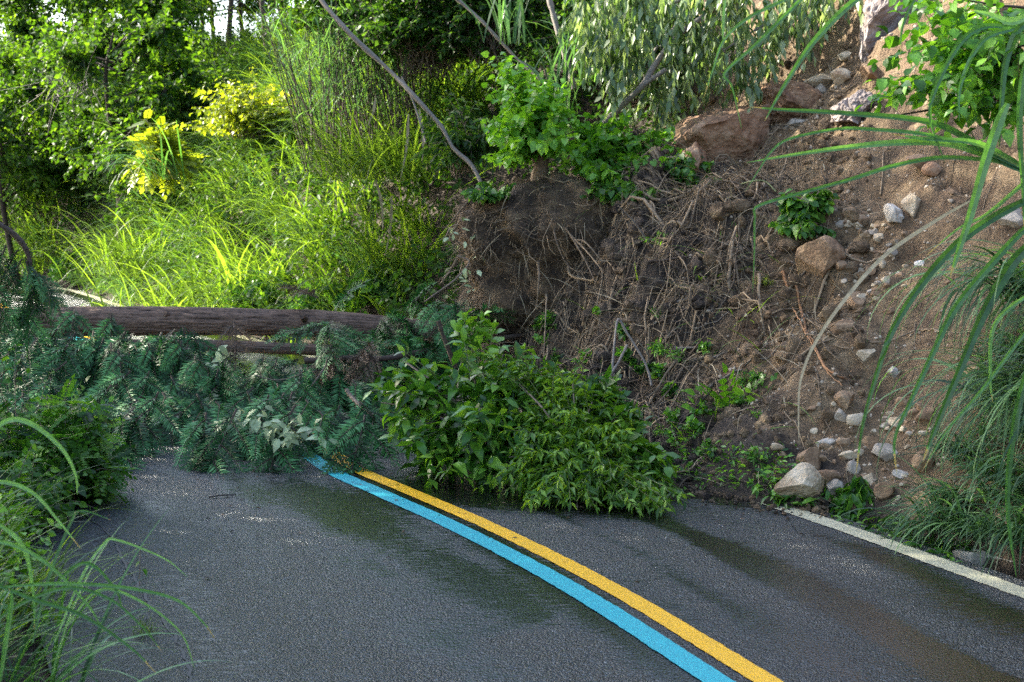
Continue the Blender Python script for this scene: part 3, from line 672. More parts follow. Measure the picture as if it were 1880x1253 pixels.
def fb(pts, label, me=None, **kw):
    for (px, py, D, az, pitch, roll, s_) in pts:
        o = place_bough(me or BOU[int(rng.integers(4))], V(px, py, D), az, pitch, roll, s_*1.1, ft2 if label is None else None, 'branch' if label is None else 'fir_bough')
        if label: tag(o, label, 'fir bough', fg if len(pts) > 1 else None)
fb([(U(590, 850), U(545, 680), U(11.6, 12.5), U(-2.6, -.4), U(-.5, 1.3), U(-1, 1), U(.75, 1.05)) for i in range(38)], None)
fb([(U(330, 560), U(650, 740), U(10.9, 11.9), U(-2.8, -.3), U(.2, 1.), U(-1, 1), U(.7, 1)) for i in range(14)], None)
fb([(U(30, 330), U(606, 636), U(11.3, 11.7), U(-2.6, -.5), U(.4, 1.), U(-.5, .5), U(.8, 1.1)) for i in range(27)]+[(U(330, 520), U(655, 700), U(10.8, 11.3), U(-2.6, -.5), U(.3, .9), U(-.5, .5), U(.8, 1.0)) for i in range(9)], None)
fb([(U(640, 740), U(775, 800), U(10.2, 10.9), U(-2.6, -.4), U(0, .2), U(-.3, .3), U(.5, .75)) for i in range(9)], 'small fir sprig on the wet road right of the yellow line')
fb([(U(420, 640), U(770, 815), U(9.6, 10.4), U(-2.4, -.5), U(-.05, .2), U(-.4, .4), U(.6, .85)) for i in range(13)], None)
fb([(425, 590, 11.7, -1.3, 1.0, .3, .7)], 'dry brown fir bough hanging over the trunk', BRN)
fb([(585, 548, 12.4, 2.6, -.4, .2, .8)], 'greyed dry fir sprig standing above the trunk', BRN)
fb([(650+U(-90, 160), 600+U(0, 70), 11.2+U(0, .6), U(-3, 0), U(.3, 1), U(-1, 1), .7) for i in range(5)], None, BRN)
# hanging fir limb at far left
hl = thing('hanging_fir_limb', 'dark spiny fir limb drooping into view at the left edge', 'branch', V(-10, 410, 9.0))
mb = MB(); px_branch(mb, [(-60, 405, 9.), (0, 415, 9.), (35, 440, 9.), (52, 470, 9.), (56, 500, 9.)], 6, 4); 
pp = spline(VS([(-60, 405, 9.), (0, 415, 9.), (35, 440, 9.), (52, 470, 9.), (56, 500, 9.)]), 90)
leaves(mb, t_simple(.09), pp, rdir(90), rdir(90), .045, U(0, .3, 90), 0)
mb.build('limb', M_dtwig, hl)
for (px, py, az, pitch, s_) in [(50, 480, -.5, 1.1, .75), (40, 475, -2.6, 1.1, .8), (55, 490, -1.6, 1.35, .8), (30, 460, 3.0, .9, .7), (10, 450, -2., 1.2, .8), (60, 500, -.2, .75, .6), ]:
    place_bough(BOU[int(rng.integers(4))], V(px, py, 9.), az, pitch, U(-.6, .6), s_, hl, 'branch')

# ------------------------------------------------------------------ uprooted stump and root ball
rb = thing('uprooted_stump', 'uprooted tree stump on its big dark ball of soil and roots with fresh green shoots', 'tree stump', V(1040, 620, 12.4))
v, f = ICO[6]; v = v.copy(); C0 = V(1050, 492, 12.5)
z = v[:, 2]; rad = 1+.05*sm(.35, .7, z)-.10*np.exp(-((z-.05)/.25)**2)+.35*sm(.1, -1, z)
vv = v*np.stack([rad, rad, np.ones_like(rad)], -1)
side = fbm(np.arctan2(v[:, 1], v[:, 0])*5, v[:, 2]*1.2, o=3)
vv = vv*(1+.26*fbm(v[:, 0]*2.2, v[:, 1]*2.2, v[:, 2]*2.2, 4)[:, None]+.12*side[:, None]+.09*fbm(v[:, 0]*7, v[:, 1]*7, v[:, 2]*7, 4)[:, None]+.045*fbm(v[:, 0]*22, v[:, 1]*22, v[:, 2]*22, 3)[:, None])
vv = vv*np.array([1.05, .82, .80]); vv[:, 0] += .50*sm(.6, -.9, vv[:, 2]/.74)-.06
m_ball = M_soil
b = MB().add(vv+C0, f, .5).build('root_ball', m_ball, rb, extra={'scar': np.clip(.34+.30*sm(-.3, .4, fbm(v[:, 0]*6, v[:, 1]*6, v[:, 2]*6+3)), 0, 1)})
ball = vv+C0; bn = nrm(vv)
mb = MB(); P = spline(VS([(992, 360, 12.5), (985, 335, 12.5), (994, 308, 12.5), (985, 282, 12.5)]), 14)
tubes(mb, P, (np.array([50, 40, 32, 29, 28, 27, 27, 26, 26, 25, 26, 25, 24, 20])*.55*12.5/FP*(1+.1*rng.normal(size=14)))[None], 14, .9); mb.build('stump', woodmat('stump_bark', (.05, .036, .026), (.22, .165, .12), .85), rb)
# fine roots on the ball
fr = MB(); front = np.where((bn[:, 1] < .35))[0]; idx = rng.choice(front, 1700); M = 7
st0 = ball[idx]; nn = bn[idx]; tdir = nrm(rng.normal(size=(1700, 3))*.55+np.array([0, 0, -1.])); pts = [st0+nn*.006]
for i in range(M-1):
    tdir = nrm(tdir+rng.normal(size=(1700, 3))*.42+nn*(.05)); pts.append(pts[-1]+tdir*(U(.018, .07, 1700))[:, None])
tubes(fr, np.stack(pts, 1), np.clip(rng.lognormal(-5.75, .55, 1700), .0008, .006)[:, None]*np.linspace(1, .4, M)[None], 4, U(0, 1, 1700))
o = fr.build('fine_roots', M_root, rb); o['kind'] = 'stuff'
fr = MB(); idx = rng.choice(np.where(bn[:, 1] < .5)[0], 900); p = ball[idx]; nn = bn[idx]
blades(fr, p+nn*.01, np.arctan2(nn[:, 1], nn[:, 0])+rng.normal(size=900)*.8, U(1.2, 2.3, 900), U(.08, .38, 900), U(.2, 1.1, 900), U(.0018, .0045, 900), 7)
o = fr.build('dead_grass', M_straw, rb); o['kind'] = 'stuff'
# thicker roots
for i in range(16):
    j = rng.choice(front); p0 = ball[j]; d = bn[j]*.5+np.array([U(-.4, .4), -.2, -.7]); L = U(.2, .55)
    P = spline([p0-bn[j]*.1, p0+bn[j]*.03, p0+d*L*.5+rng.normal(size=3)*.04, p0+d*L+rng.normal(size=3)*.07], 16)
    m_ = MB(); tubes(m_, P, np.linspace(U(.010, .026), .003, 16)[None]*(1+.12*rng.normal(size=(1, 16))), 6, U(0, 1)); m_.build('root', M_root, rb)
for i in range(44):
    a = U(-1.9, .5); p0 = C0+np.array([math.cos(a)*.86, math.sin(a)*.68, U(-.35, .5)]); d = nrm(np.array([math.cos(a)+.5, math.sin(a)-.3, U(-.9, -.1)])); L = U(.4, 1.1)
    P = spline([p0-d*.12, p0+d*L*.3+rng.normal(size=3)*.06, p0+d*L*.65+rng.normal(size=3)*.09-np.array([0, 0, .05]), p0+d*L+rng.normal(size=3)*.1-np.array([0, 0, .15])], 20); P[:, 2] = np.maximum(P[:, 2], HH(P[:, 0], P[:, 1])+.015)
    m_ = MB(); tubes(m_, P, np.linspace(U(.008, .022), .003, 20)[None]*(1+.12*rng.normal(size=(1, 20))), 6, U(0, 1)); m_.build('root', M_root, rb)
# root fringe curling on the rim
fr = MB(); N = 650; an = U(0, 6.28, N); p = C0+np.stack([np.cos(an)*.62*U(.3, 1.15, N), np.sin(an)*.52*U(.3, 1.15, N), U(.50, .72, N)], -1)
td = nrm(np.stack([np.cos(an), np.sin(an), U(-.8, .3, N)], -1)+rng.normal(size=(N, 3))*.6); pts = [p]
for i in range(6): td = nrm(td+rng.normal(size=(N, 3))*.45+np.array([0, 0, -.22])); pts.append(pts[-1]+td*U(.015, .045, N)[:, None])
tubes(fr, np.stack(pts, 1), U(.001, .004, N)[:, None]*np.linspace(1, .5, 7)[None], 4, U(0, 1, N)); o = fr.build('root_fringe', M_root, rb); o['kind'] = 'stuff'
# shoots from the stump
sh = MB()
def sh_to(base, tgt, n, L, size, m, tm, spread=14, dj=.25, **kw):
    B = np.repeat(VS([base]), n, 0)+rng.normal(size=(n, 3))*.03; T = []
    for i in range(n):
        a = tgt[int(rng.integers(len(tgt)))]; T.append(V(a[0]+rng.normal()*spread, a[1]+rng.normal()*spread, a[2]+rng.normal()*dj))
    shoots(m, B, np.array(T), np.stack([U(-.08, .08, n), U(-.1, .1, n), U(.0, .16, n)], -1), L, tm, size, **kw)
sh_to((985, 275, 12.5), [(925, 145, 12.4), (950, 180, 12.4), (900, 190, 12.4), (990, 170, 12.3), (1030, 190, 12.4), (960, 220, 12.2), (930, 215, 12.3), (1010, 230, 12.2), (1050, 215, 12.4), (975, 150, 12.5)], 60, 26, .062, sh, t_heart(), spread=15, t0=.2, stem=.003, vv=.6, spread_=0) if False else None
def sh2(base, tgt, n, L, size, m, tm, jit=14, dj=.25, **kw):
    B = np.repeat(VS([base]), n, 0)+rng.normal(size=(n, 3))*.03
    T = np.array([V(a[0]+rng.normal()*jit, a[1]+rng.normal()*jit, a[2]+rng.normal()*dj) for a in [tgt[int(rng.integers(len(tgt)))] for _ in range(n)]])
    shoots(m, B, T, np.stack([U(-.08, .08, n), U(-.1, .1, n), U(.0, .16, n)], -1), L, tm, size, **kw)
sh2((985, 278, 12.5), [(918, 110, 12.4), (930, 125, 12.4), (960, 135, 12.4), (1010, 150, 12.4), (935, 165, 12.4), (905, 190, 12.4), (985, 170, 12.3), (1030, 180, 12.4), (960, 210, 12.2), (925, 220, 12.3), (1010, 230, 12.2), (1050, 210, 12.4), (960, 262, 12.1), (1010, 268, 12.1), (1055, 275, 12.1), (930, 285, 12.2), (905, 250, 12.3)], 104, 17, .082, sh, t_heart(), 13, t0=.22, stem=.003, vv=.62)
sh.build('leafy_shoots', [M_heart, M_gstem], rb)
s2 = MB(); bsh = thing('shrub', 'bright heart-leaved shrub spilling right of the uprooted stump', 'shrub', V(1090, 330, 12.6))
sh2((1060, 300, 12.7), [(1080, 230, 12.6), (1120, 220, 12.6), (1110, 260, 12.5), (1150, 250, 12.4), (1180, 260, 12.4), (1215, 270, 12.4), (1140, 290, 12.3), (1190, 300, 12.3), (1225, 300, 12.3), (1100, 300, 12.3), (1160, 330, 12.2), (1210, 330, 12.3), (1245, 290, 12.2), (1240, 330, 12.1), (1130, 345, 12.0), (1180, 355, 12.0), (1090, 335, 12.0), (1225, 250, 12.4)], 160, 15, .078, s2, t_heart(), 14, t0=.25, stem=.003, vv=.42)
s2.build('foliage', [M_heart, M_gstem], bsh)

shrub_args = [((1255, 340, 11.9), 'dark ivy spilling over the top of the debris right of the stump', .34, .30, 60), ((1150, 372, 11.8), 'ivy and weeds trailing over the right shoulder of the root ball', .36, .18, 50), ((900, 372, 12.1), 'weeds hanging over the left shoulder of the root ball', .28, .2, 36), ((1300, 370, 11.6), 'small dark-leaved creeper under the cracked rock face', .22, .2, 30)]

# ------------------------------------------------------------------ litter of roots and twigs over the debris
lt = MB(); N = 3900; x = rng.normal(size=N)*1.05+1.1; y = rng.normal(size=N)*1.2+11.1; k = fbm(x*2.6, y*2.6, o=3) > U(-.35, .45, N); x, y = x[k], y[k]; N = len(x)
k = (mound(x, y) > -.045) & (x/y < .22); x, y = x[k], y[k]; N = len(x)
az = U(0, 6.28, N); M = 6; pts = []; ln = U(.02, .13, N)
cx, cy = x.copy(), y.copy(); hz = U(0, .11, N)*sm(.0, .1, mound(x, y))
for i in range(M):
    pts.append(np.stack([cx, cy, np.maximum(HH(cx, cy), .0)+.008+hz*math.sin(i*.62)], -1)); az = az+rng.normal(size=N)*.28; cx = cx+np.cos(az)*ln; cy = cy+np.sin(az)*ln
tubes(lt, np.stack(pts, 1), np.clip(rng.lognormal(-5.8, .75, N), .001, .018)[:, None]*np.linspace(1, .5, M)[None], 4, U(0, 1, N))
tag(lt.build('root_litter', M_root), 'tangle of broken roots and twigs covering the slid earth', 'root litter', kind='stuff')
ls = MB(); N = 2600; x = rng.normal(size=N)*1.1+1.2; y = rng.normal(size=N)*1.2+10.8; k = (mound(x, y) > -.05) & (x/y < .24); x, y = x[k], y[k]; N = len(x)
az = U(0, 6.28, N); blades(ls, np.stack([x, y, np.maximum(HH(x, y), 0)+.012], -1), az, np.where(mound(x, y) < .03, 1.5, U(.9, 1.5, N)), U(.15, .6, N), U(.1, .9, N), U(.002, .005, N), 7)
tag(ls.build('straw_litter', M_straw), 'dry straw and dead grass strewn over the debris', 'straw', kind='stuff')
ls = MB(); N = 700; x = rng.normal(size=N)*1.0+1.1; y = rng.normal(size=N)*1.2+10.8; k = (mound(x, y) > .0) & (x/y < .2) & (fbm(x*2, y*2, o=2) > .0); x, y = x[k], y[k]; N = len(x)
az = U(0, 6.28, N); blades(ls, np.stack([x, y, HH(x, y)+.01], -1), az, U(.7, 1.4, N), U(.15, .5, N), U(.3, 1.2, N), U(.003, .007, N), 7)
tag(ls.build('torn_grass', M_grass), 'torn green grass blades mixed into the slid debris', 'grass', kind='stuff')
# sparse little roots over the bare soil
lr = MB(); N = 900; x = U(.9, 3.2, N); y = U(8.2, 12.5, N); k = (scarm(x, y) > .4) & (st(x, y) > .15); x, y = x[k], y[k]; N = len(x)
az = U(0, 6.28, N); pts = []; ln = U(.015, .06, N); cx, cy = x.copy(), y.copy()
for i in range(6):
    pts.append(np.stack([cx, cy, HH(cx, cy)+.006], -1)); az = az+rng.normal(size=N)*.4; cx = cx+np.cos(az)*ln; cy = cy+np.sin(az)*ln
tubes(lr, np.stack(pts, 1), U(.0008, .003, N)[:, None]*np.linspace(1, .5, 6)[None], 4, U(.3, 1, N))
tag(lr.build('bare_rootlets', M_root), 'thin torn rootlets hanging from the bare soil', 'rootlets', kind='stuff')

cl = MB(); N = 4200; x = rng.normal(size=N)*1.1+1.2; y = rng.normal(size=N)*1.4+10.9; k = (mound(x, y) > -.045) & (x/y < .25); x, y = x[k], y[k]; N = len(x)
sz = np.clip(rng.lognormal(-4.0, .6, N), .006, .07); v1, f1 = ICO[2]
vv = v1[None]*(1+.5*fbm(v1[:, 0]*3+x[:, None]*50, v1[:, 1]*3+y[:, None]*50, v1[:, 2][None]*3+0*x[:, None], 3)[..., None])*sz[:, None, None]*U(.6, 1.2, (N, 1, 3))+np.stack([x, y, np.maximum(HH(x, y), 0)+sz*.2], -1)[:, None]
tag(cl.add(vv, (f1[None]+(np.arange(N)*len(v1))[:, None, None]).reshape(-1, 3)).build('soil_clods', M_soil, smooth=False, extra={'scar': np.repeat(np.where(x/y > .135, U(.6, 1, N), U(0, .5, N)), len(v1))}), 'loose clods of dark earth over the debris and its foot', 'earth', kind='stuff')
sp = MB(); N = 1500; t_ = U(0, 1, N); px_ = 1120+t_*400; py_ = 868+t_*58+abs(rng.normal(size=N))*13-4; P = ground_pts(list(zip(px_, py_))); sz = np.clip(rng.lognormal(-5.2, .55, N), .002, .022)
vv = v1[None]*(1+U(-.3, .3, (N, len(v1), 1)))*sz[:, None, None]*U(.6, 1.3, (N, 1, 3))+np.c_[P, .004+sz*.3][:, None]
tag(sp.add(vv, (f1[None]+(np.arange(N)*len(v1))[:, None, None]).reshape(-1, 3)).build('spilled_earth', M_soil, smooth=False, extra={'scar': np.repeat(U(0, .9, N), len(v1))}), 'crumbs of earth and grit spilled from the slide onto the road edge', 'earth', kind='stuff')
# individual branches
BT('branch', 'long bare branch leaning down from the top left to the root ball', [(575, -20, 14.3), (600, 15, 14.2), (637, 56, 14), (674, 93, 13.9), (723, 138, 13.8), (768, 186, 13.6), (808, 231, 13.5), (831, 272, 13.4), (861, 298, 13.3), (879, 328, 13.2), (889, 357, 13.1)], 4.5, 3.5, M_gtwig)
BT('branch', 'bare branch slanting down into the top of the bright shoots', [(825, -15, 14), (840, 0, 14), (883, 37, 13.9), (916, 74, 13.8), (950, 108, 13.7), (980, 136, 13.6), (1010, 164, 13.5)], 3.4, 3.2, M_gtwig)
BT('branch', 'upright grey branch above the bright shoots', [(1003, -20, 13.9), (1008, 0, 13.9), (1024, 56, 13.8), (1039, 112, 13.7), (1054, 165, 13.6)], 5, 5.5, M_gtwig)
fk = thing('forked_branch', 'thick forked branch rising right through the drooping foliage', 'branch', V(1099, 240, 12.7))
mb = MB(); px_branch(mb, [(1095, 242, 12.7), (1140, 197, 12.6), (1181, 156, 12.5), (1196, 130, 12.5), (1229, 82, 12.5), (1263, 52, 12.5), (1300, 26, 12.5), (1350, -6, 12.5)], 6.5, 4); mb.build('limb', M_gtwig, fk)
mb = MB(); px_branch(mb, [(1178, 158, 12.5), (1200, 143, 12.45), (1222, 128, 12.4)], 5, 4); mb.build('side_limb', M_gtwig, fk)
BT('branch', 'thin pale stem left of the fork', [(1130, 197, 12.8), (1152, 174, 12.8), (1174, 153, 12.8)], 2, 1.5, M_gstem)
BT('branch', 'thin greyish stem in the bank beside the long leaning branch', [(782, 264, 14.5), (770, 220, 14.6), (756, 179, 14.7), (738, 141, 14.8)], 2.2, 1.5, M_gtwig)
BT('branch', 'short whitish bent stick left of the stump', [(888, 228, 13), (900, 245, 12.95), (913, 260, 12.9), (938, 285, 12.8)], 2.4, 1.6, M_gtwig)
BT('branch', 'long pale branch lying from the root ball across to the leafy sprig', [(1130, 402, 11.7), (1196, 413, 11.55), (1251, 421, 11.4), (1300, 430, 11.3), (1329, 435, 11.25), (1385, 439, 11.2), (1435, 437, 11.15)], 4.6, 3.4, M_gtwig)
BT('branch', 'thin pale twig forking below the long pale branch', [(1270, 428, 11.3), (1300, 447, 11.15), (1351, 474, 11)], 2, 1.2, M_gtwig)
BT('branch', 'thin pale branch lying above the pinnate plant', [(1347, 679, 9.9), (1403, 670, 9.9), (1433, 657, 9.95), (1476, 637, 10)], 2.8, 2, M_gtwig)
BT('branch', 'thick dark broken branch sunk into the middle of the debris', [(1165, 535, 10.9), (1180, 545, 10.8), (1217, 567, 10.7), (1247, 597, 10.6), (1271, 620, 10.5)], 8, 6, M_dtwig)
o = MB(); px_branch(o, [(1552, 586, 9.75), (1590, 580, 9.75), (1635, 573, 9.75), (1678, 569, 9.75)], 4.5, 4, wob=.0); tag(o.build('stick', M_dtwig, loc=V(1552, 586, 9.75)), 'straight dark reddish stick lying on the scree', 'stick')
def surf_root(label, pp, r0, r1, mat, lift=.01, cat='root'):
    Q = np.array([G(*a) for a in pp]); Q = spline(Q, 40); 
    Q[:, 2] = np.maximum(Q[:, 2], HH(Q[:, 0], Q[:, 1]))+lift+.012*fbm(Q[:, 0]*9, Q[:, 1]*9)
    mb = MB(); tubes(mb, Q, (np.linspace(r0, r1, 40)*Q[:, 1]/FP*(1+.15*rng.normal(size=40)))[None], 6, U(0, 1)); return tag(mb.build('root', mat, loc=Q[0]), label, cat)
surf_root('bright orange root trailing down the bare soil', [(1437, 508), (1448, 541), (1467, 575), (1478, 608), (1496, 653), (1515, 679), (1537, 698), (1556, 701)], 3, 1.6, M_oroot)
surf_root('thin orange rootlet beside the bright orange root', [(1455, 570), (1470, 600), (1490, 640), (1520, 690), (1545, 715)], 1.4, .9, M_oroot)
surf_root('long dark root crossing the soil right of the stick', [(1600, 640), (1638, 633), (1683, 620), (1720, 616), (1790, 623)], 2.2, 1.2, M_root)
surf_root('dark root looping over the cracked rock', [(1300, 245), (1318, 262), (1330, 285), (1332, 300)], 1.6, 1.2, M_oroot)
surf_root('brown root under the topmost green blade', [(1390, 257), (1420, 248), (1450, 235), (1468, 224)], 2.4, 1.4, M_root)
surf_root('curved root near the arching twig', [(1425, 350), (1432, 335), (1440, 312), (1445, 305)], 1.5, 1, M_root)
surf_root('vertical thin root hanging in the pale gully', [(1616, 368), (1620, 330), (1622, 290), (1635, 275)], 1.6, .9, M_root)
for i, (a, b) in enumerate([((1500, 690), (1560, 860)), ((1530, 640), (1600, 700)), ((1680, 600), (1650, 700)), ((1440, 760), (1500, 900)), ((1560, 590), (1600, 640)), ((1400, 560), (1420, 640)), ((1480, 590), (1560, 640)), ((1330, 880), (1430, 905))]):
    m_ = ((a[0]+b[0])/2+U(-20, 20), (a[1]+b[1])/2+U(-10, 10)); surf_root('thin brown root on the lower slope, '+['running down beside the round reddish stone', 'slanting left of the lone white stone', 'steep one below the dark stick', 'steep one behind the cream boulder', 'short one under the stick', 'short one near the mossy plant', 'slanting one beside the orange root', 'flat one along the foot of the debris'][i], [a, m_, b], 1.5, .8, M_root)['group'] = 'thin roots on the lower slope'
BT('branch', 'arching green-brown twig over the bare soil', [(1243, 383, 11.6), (1292, 361, 11.4), (1329, 350, 11.2), (1373, 335, 11), (1403, 333, 10.9), (1424, 352, 10.8)], 2, 1.2, M_gstem)
BT('branch', 'upright broken brown stick behind the leafy fallen branch', [(805, 590, 10), (812, 612, 10), (823, 638, 10), (838, 675, 10)], 4, 4.5, M_dtwig)
BT('branch', 'broken brown stick poking out beside the yellow line', [(636, 714, 10.3), (645, 728, 10.25), (665, 748, 10.1), (706, 774, 10)], 3.6, 3.6, M_twig)
BT('branch', 'dark horizontal limb in the shadow below the trunk', [(560, 662, 11.4), (640, 658, 11.4), (712, 657, 11.4), (794, 642, 11.6), (861, 631, 11.8), (957, 616, 12)], 6, 4.5, M_dtwig)
BT('branch', 'thin curved pale stem before the dark gap', [(540, 746, 10.9), (570, 712, 10.9), (596, 675, 11), (600, 657, 11)], 1.8, 1.3, M_twig)
BT('branch', 'looping thin stem before the dark gap', [(470, 690, 11), (510, 698, 11), (545, 690, 11), (575, 670, 11)], 1.2, .8, M_twig)
BT('branch', 'pair-forming curved brown stick right of the leafy fallen branch', [(1112, 740, 9.5), (1116, 700, 9.6), (1135, 665, 9.7), (1150, 635, 9.8)], 3, 2.4, M_gtwig)
BT('branch', 'sharply bent grey stick in the debris', [(1118, 730, 9.6), (1124, 680, 9.7), (1134, 590, 10), (1150, 610, 10), (1185, 670, 9.9), (1196, 710, 9.8)], 2.6, 2.2, M_gtwig)
BT('branch', 'thin pale twig trailing right above the fallen leaves', [(1020, 715, 9.3), (1060, 728, 9.3), (1120, 740, 9.3), (1170, 770, 9.2), (1180, 800, 9.1)], 1.6, 1.1, M_gtwig)
tw = thing('branch', 'slender dark twig lying alone on the asphalt', 'twig', (*ground_pts([(383, 915)])[0], .004))
mb = MB(); a = ground_pts([(383, 915), (408, 913), (433, 911)]); tubes(mb, np.c_[a, [.006, .012, .007]], .004, 5, 0); mb.build('stem', M_dtwig, tw)
dl = MB(); a = ground_pts([(374, 1064)])[0]; leaves(dl, t_broad(.3), np.array([[*a, .008]]), np.array([[1., .3, 0]]), np.array([[0, 0, 1.]]), .035, .1); tag(dl.build('fallen_leaf', M_firb, loc=(*a, .004)), 'tiny dead brown leaf lying on the left lane', 'leaf')
# many sticks in the debris, one group
for i in range(42):
    px, py = U(1060, 1330), U(430, 840)
    if px > 1180+ (py-430)*.5: px -= 120
    P = G(px, py); L = U(.2, .6); a = U(-.7, .7)+(0 if rng.random() < .6 else 1.4); d = np.array([math.cos(a), -.25, math.sin(a)*.6])*L
    Q = spline([P, P+d*.5+rng.normal(size=3)*.03+np.array([0, 0, .04]), P+d+np.array([0, 0, .03])], 14); Q[:, 2] = np.maximum(Q[:, 2], HH(Q[:, 0], Q[:, 1])+.01)
    mb = MB(); tubes(mb, Q, np.linspace(U(.004, .011), .003, 14)[None]*(1+.1*rng.normal(size=(1, 14))), 6, U(0, 1))
    tag(mb.build('stick', M_dtwig if i % 3 else M_gtwig, loc=P), '%s %s stick tangled in the %s %s of the slid earth' % (('short', 'long')[int(L > .4)], ('grey', 'dark brown')[int(i % 3 > 0)], ('upper', 'middle', 'lower')[int(np.clip((py-430)/137, 0, 2))], ('left', 'middle', 'right')[int(np.clip((px-940)/130, 0, 2))]), 'stick', 'broken sticks in the debris')

# ------------------------------------------------------------------ fallen broadleaf branches in the middle
def multi(base, tgts, n, jit, dj):
    B = np.array([V(base[0]+rng.normal()*20, base[1]+rng.normal()*14, base[2]+rng.normal()*.1) for _ in range(n)])
    T = np.array([V(a[0]+rng.normal()*jit, a[1]+rng.normal()*jit, a[2]+rng.normal()*dj) for a in [tgts[i % len(tgts)] for i in range(n)]])
    T[:, 2] = np.maximum(T[:, 2], .05)
    return B, T
fa = thing('fallen_leafy_branch', 'fallen branch with large glossy oval leaves, left half of the green clump on the road', 'branch', V(840, 800, 9.2))
mb = MB()
tg = [(700, 740, 9.3), (715, 700, 9.4), (745, 665, 9.5), (925, 650, 9.3), (960, 665, 9.2), (725, 690, 9.4), (745, 730, 9.2), (790, 710, 9.2), (825, 690, 9.1), (860, 660, 9.3), (770, 780, 8.9), (740, 790, 9.1), (800, 790, 8.8), (840, 760, 8.8), (880, 720, 9), (780, 840, 8.7), (820, 850, 8.6), (850, 820, 8.6), (870, 880, 8.5), (905, 870, 8.5), (925, 800, 8.6), (900, 760, 8.8), (770, 870, 8.7), (890, 680, 9.2), (750, 830, 8.9), (915, 760, 8.7), (930, 800, 8.6), (900, 830, 8.6), (935, 740, 8.8), (950, 780, 8.7), (890, 790, 8.6), (920, 720, 8.9), (955, 700, 9.1), (985, 690, 9.1)]
B, T = multi((880, 790, 9.3), tg, 110, 17, .14); shoots(mb, B, T, np.stack([U(-.05, .05, 110), U(-.1, .1, 110), U(0, .14, 110)], -1), 10, t_broad(.22, .22, .07), .145, t0=.5, spread=1.1, droop=.25, stem=.005, flat=.8, sv=.25)
mb.build('foliage', [M_leafA, M_gstem], fa)
mb = MB()
for t in tg[:12]: px_branch(mb, [(890, 800, 9.3), ((890+t[0])/2, (790+t[1])/2-8, 9.2), (t[0], t[1], t[2])], 3, 1.5, 5, 12)
mb.build('limb', M_twig, fa)
fa2 = thing('fallen_leafy_branch', 'dense fallen branch of small yellow-green leaves, right half of the green clump on road', 'branch', V(1060, 880, 8.8))
mb = MB()
tg = [(935, 840, 8.5), (925, 870, 8.4), (1090, 730, 8.9), (1010, 690, 9), (1050, 700, 9), (975, 670, 9.1), (940, 690, 9.1), (900, 650, 9.2), (1130, 770, 8.8), (940, 780, 8.8), (960, 820, 8.5), (985, 780, 8.6), (1010, 740, 8.8), (1040, 760, 8.6), (980, 860, 8.3), (1010, 830, 8.3), (1050, 820, 8.3), (960, 900, 8.2), (1000, 905, 8.1), (1040, 880, 8.1), (1080, 850, 8.3), (1090, 790, 8.6), (1120, 820, 8.5), (1130, 870, 8.2), (1100, 905, 8.0), (1160, 900, 8.1), (1190, 880, 8.3), (1200, 920, 8.0), (1150, 930, 7.95), (1215, 935, 7.95), (1180, 945, 7.9), (1225, 945, 7.9), (1060, 935, 7.95), (1130, 945, 7.9), (1170, 845, 8.4), (1075, 750, 8.8), (980, 930, 8.0)]
B, T = multi((1060, 850, 8.7), tg, 360, 21, .15); n_ = len(B); shoots(mb, B, T, np.stack([U(-.06, .06, n_), U(-.1, .1, n_), U(0, .16, n_)], -1), 18, t_simple(.17, .3, .06), .078, t0=.45, spread=.9, droop=.35, stem=.003, sv=.3)
mb.build('foliage', [M_leafY, M_gstem], fa2)
mb = MB()
for t in tg[::2]: px_branch(mb, [(1060, 850, 8.7), ((1060+t[0])/2, (840+t[1])/2-10, 8.6), (t[0], t[1], t[2])], 2.6, 1.2, 5, 12)
mb.build('limb', M_twig, fa2)
fa3 = thing('fallen_leafy_branch', 'glossy broad leaves sprouting along the right edge of the green clump', 'branch', V(1150, 800, 8.8)); mb = MB()
tg = [(1100, 700, 9.1), (1120, 725, 9.), (1075, 705, 9.1), (1160, 770, 8.8), (1170, 790, 8.7), (1195, 850, 8.4), (1225, 850, 8.4), (1140, 745, 8.9), (1030, 690, 9.2), (1215, 890, 8.2), (1050, 715, 9)]
B, T = multi((1090, 800, 8.9), tg, 40, 12, .1); shoots(mb, B, T, np.stack([U(-.05, .05, 40), U(-.1, .1, 40), U(0, .1, 40)], -1), 9, t_broad(.27, .15, .06), .115, t0=.55, spread=1.1, droop=.15, stem=.004, flat=.8)
mb.build('foliage', [M_leafA, M_gstem], fa3)
fa4 = thing('fallen_leafy_branch', 'thin sapling top with round bright leaves rising above the green clump', 'branch', V(880, 690, 9.6)); mb = MB()
tg = [(852, 575, 9.8), (887, 578, 9.8), (840, 600, 9.8), (865, 600, 9.8), (905, 600, 9.8), (885, 618, 9.7), (845, 618, 9.8), (870, 635, 9.6), (900, 645, 9.6)]
B, T = multi((880, 700, 9.6), tg, 20, 5, .05); shoots(mb, B, T, np.stack([U(-.03, .03, 20), U(-.03, .03, 20), U(0, .04, 20)], -1), 5, t_broad(.38, .15, .06), .10, t0=.72, spread=1., droop=.15, stem=.003, flat=.8, vv=.75)
mb.build('foliage', [M_leafA, M_gstem], fa4)

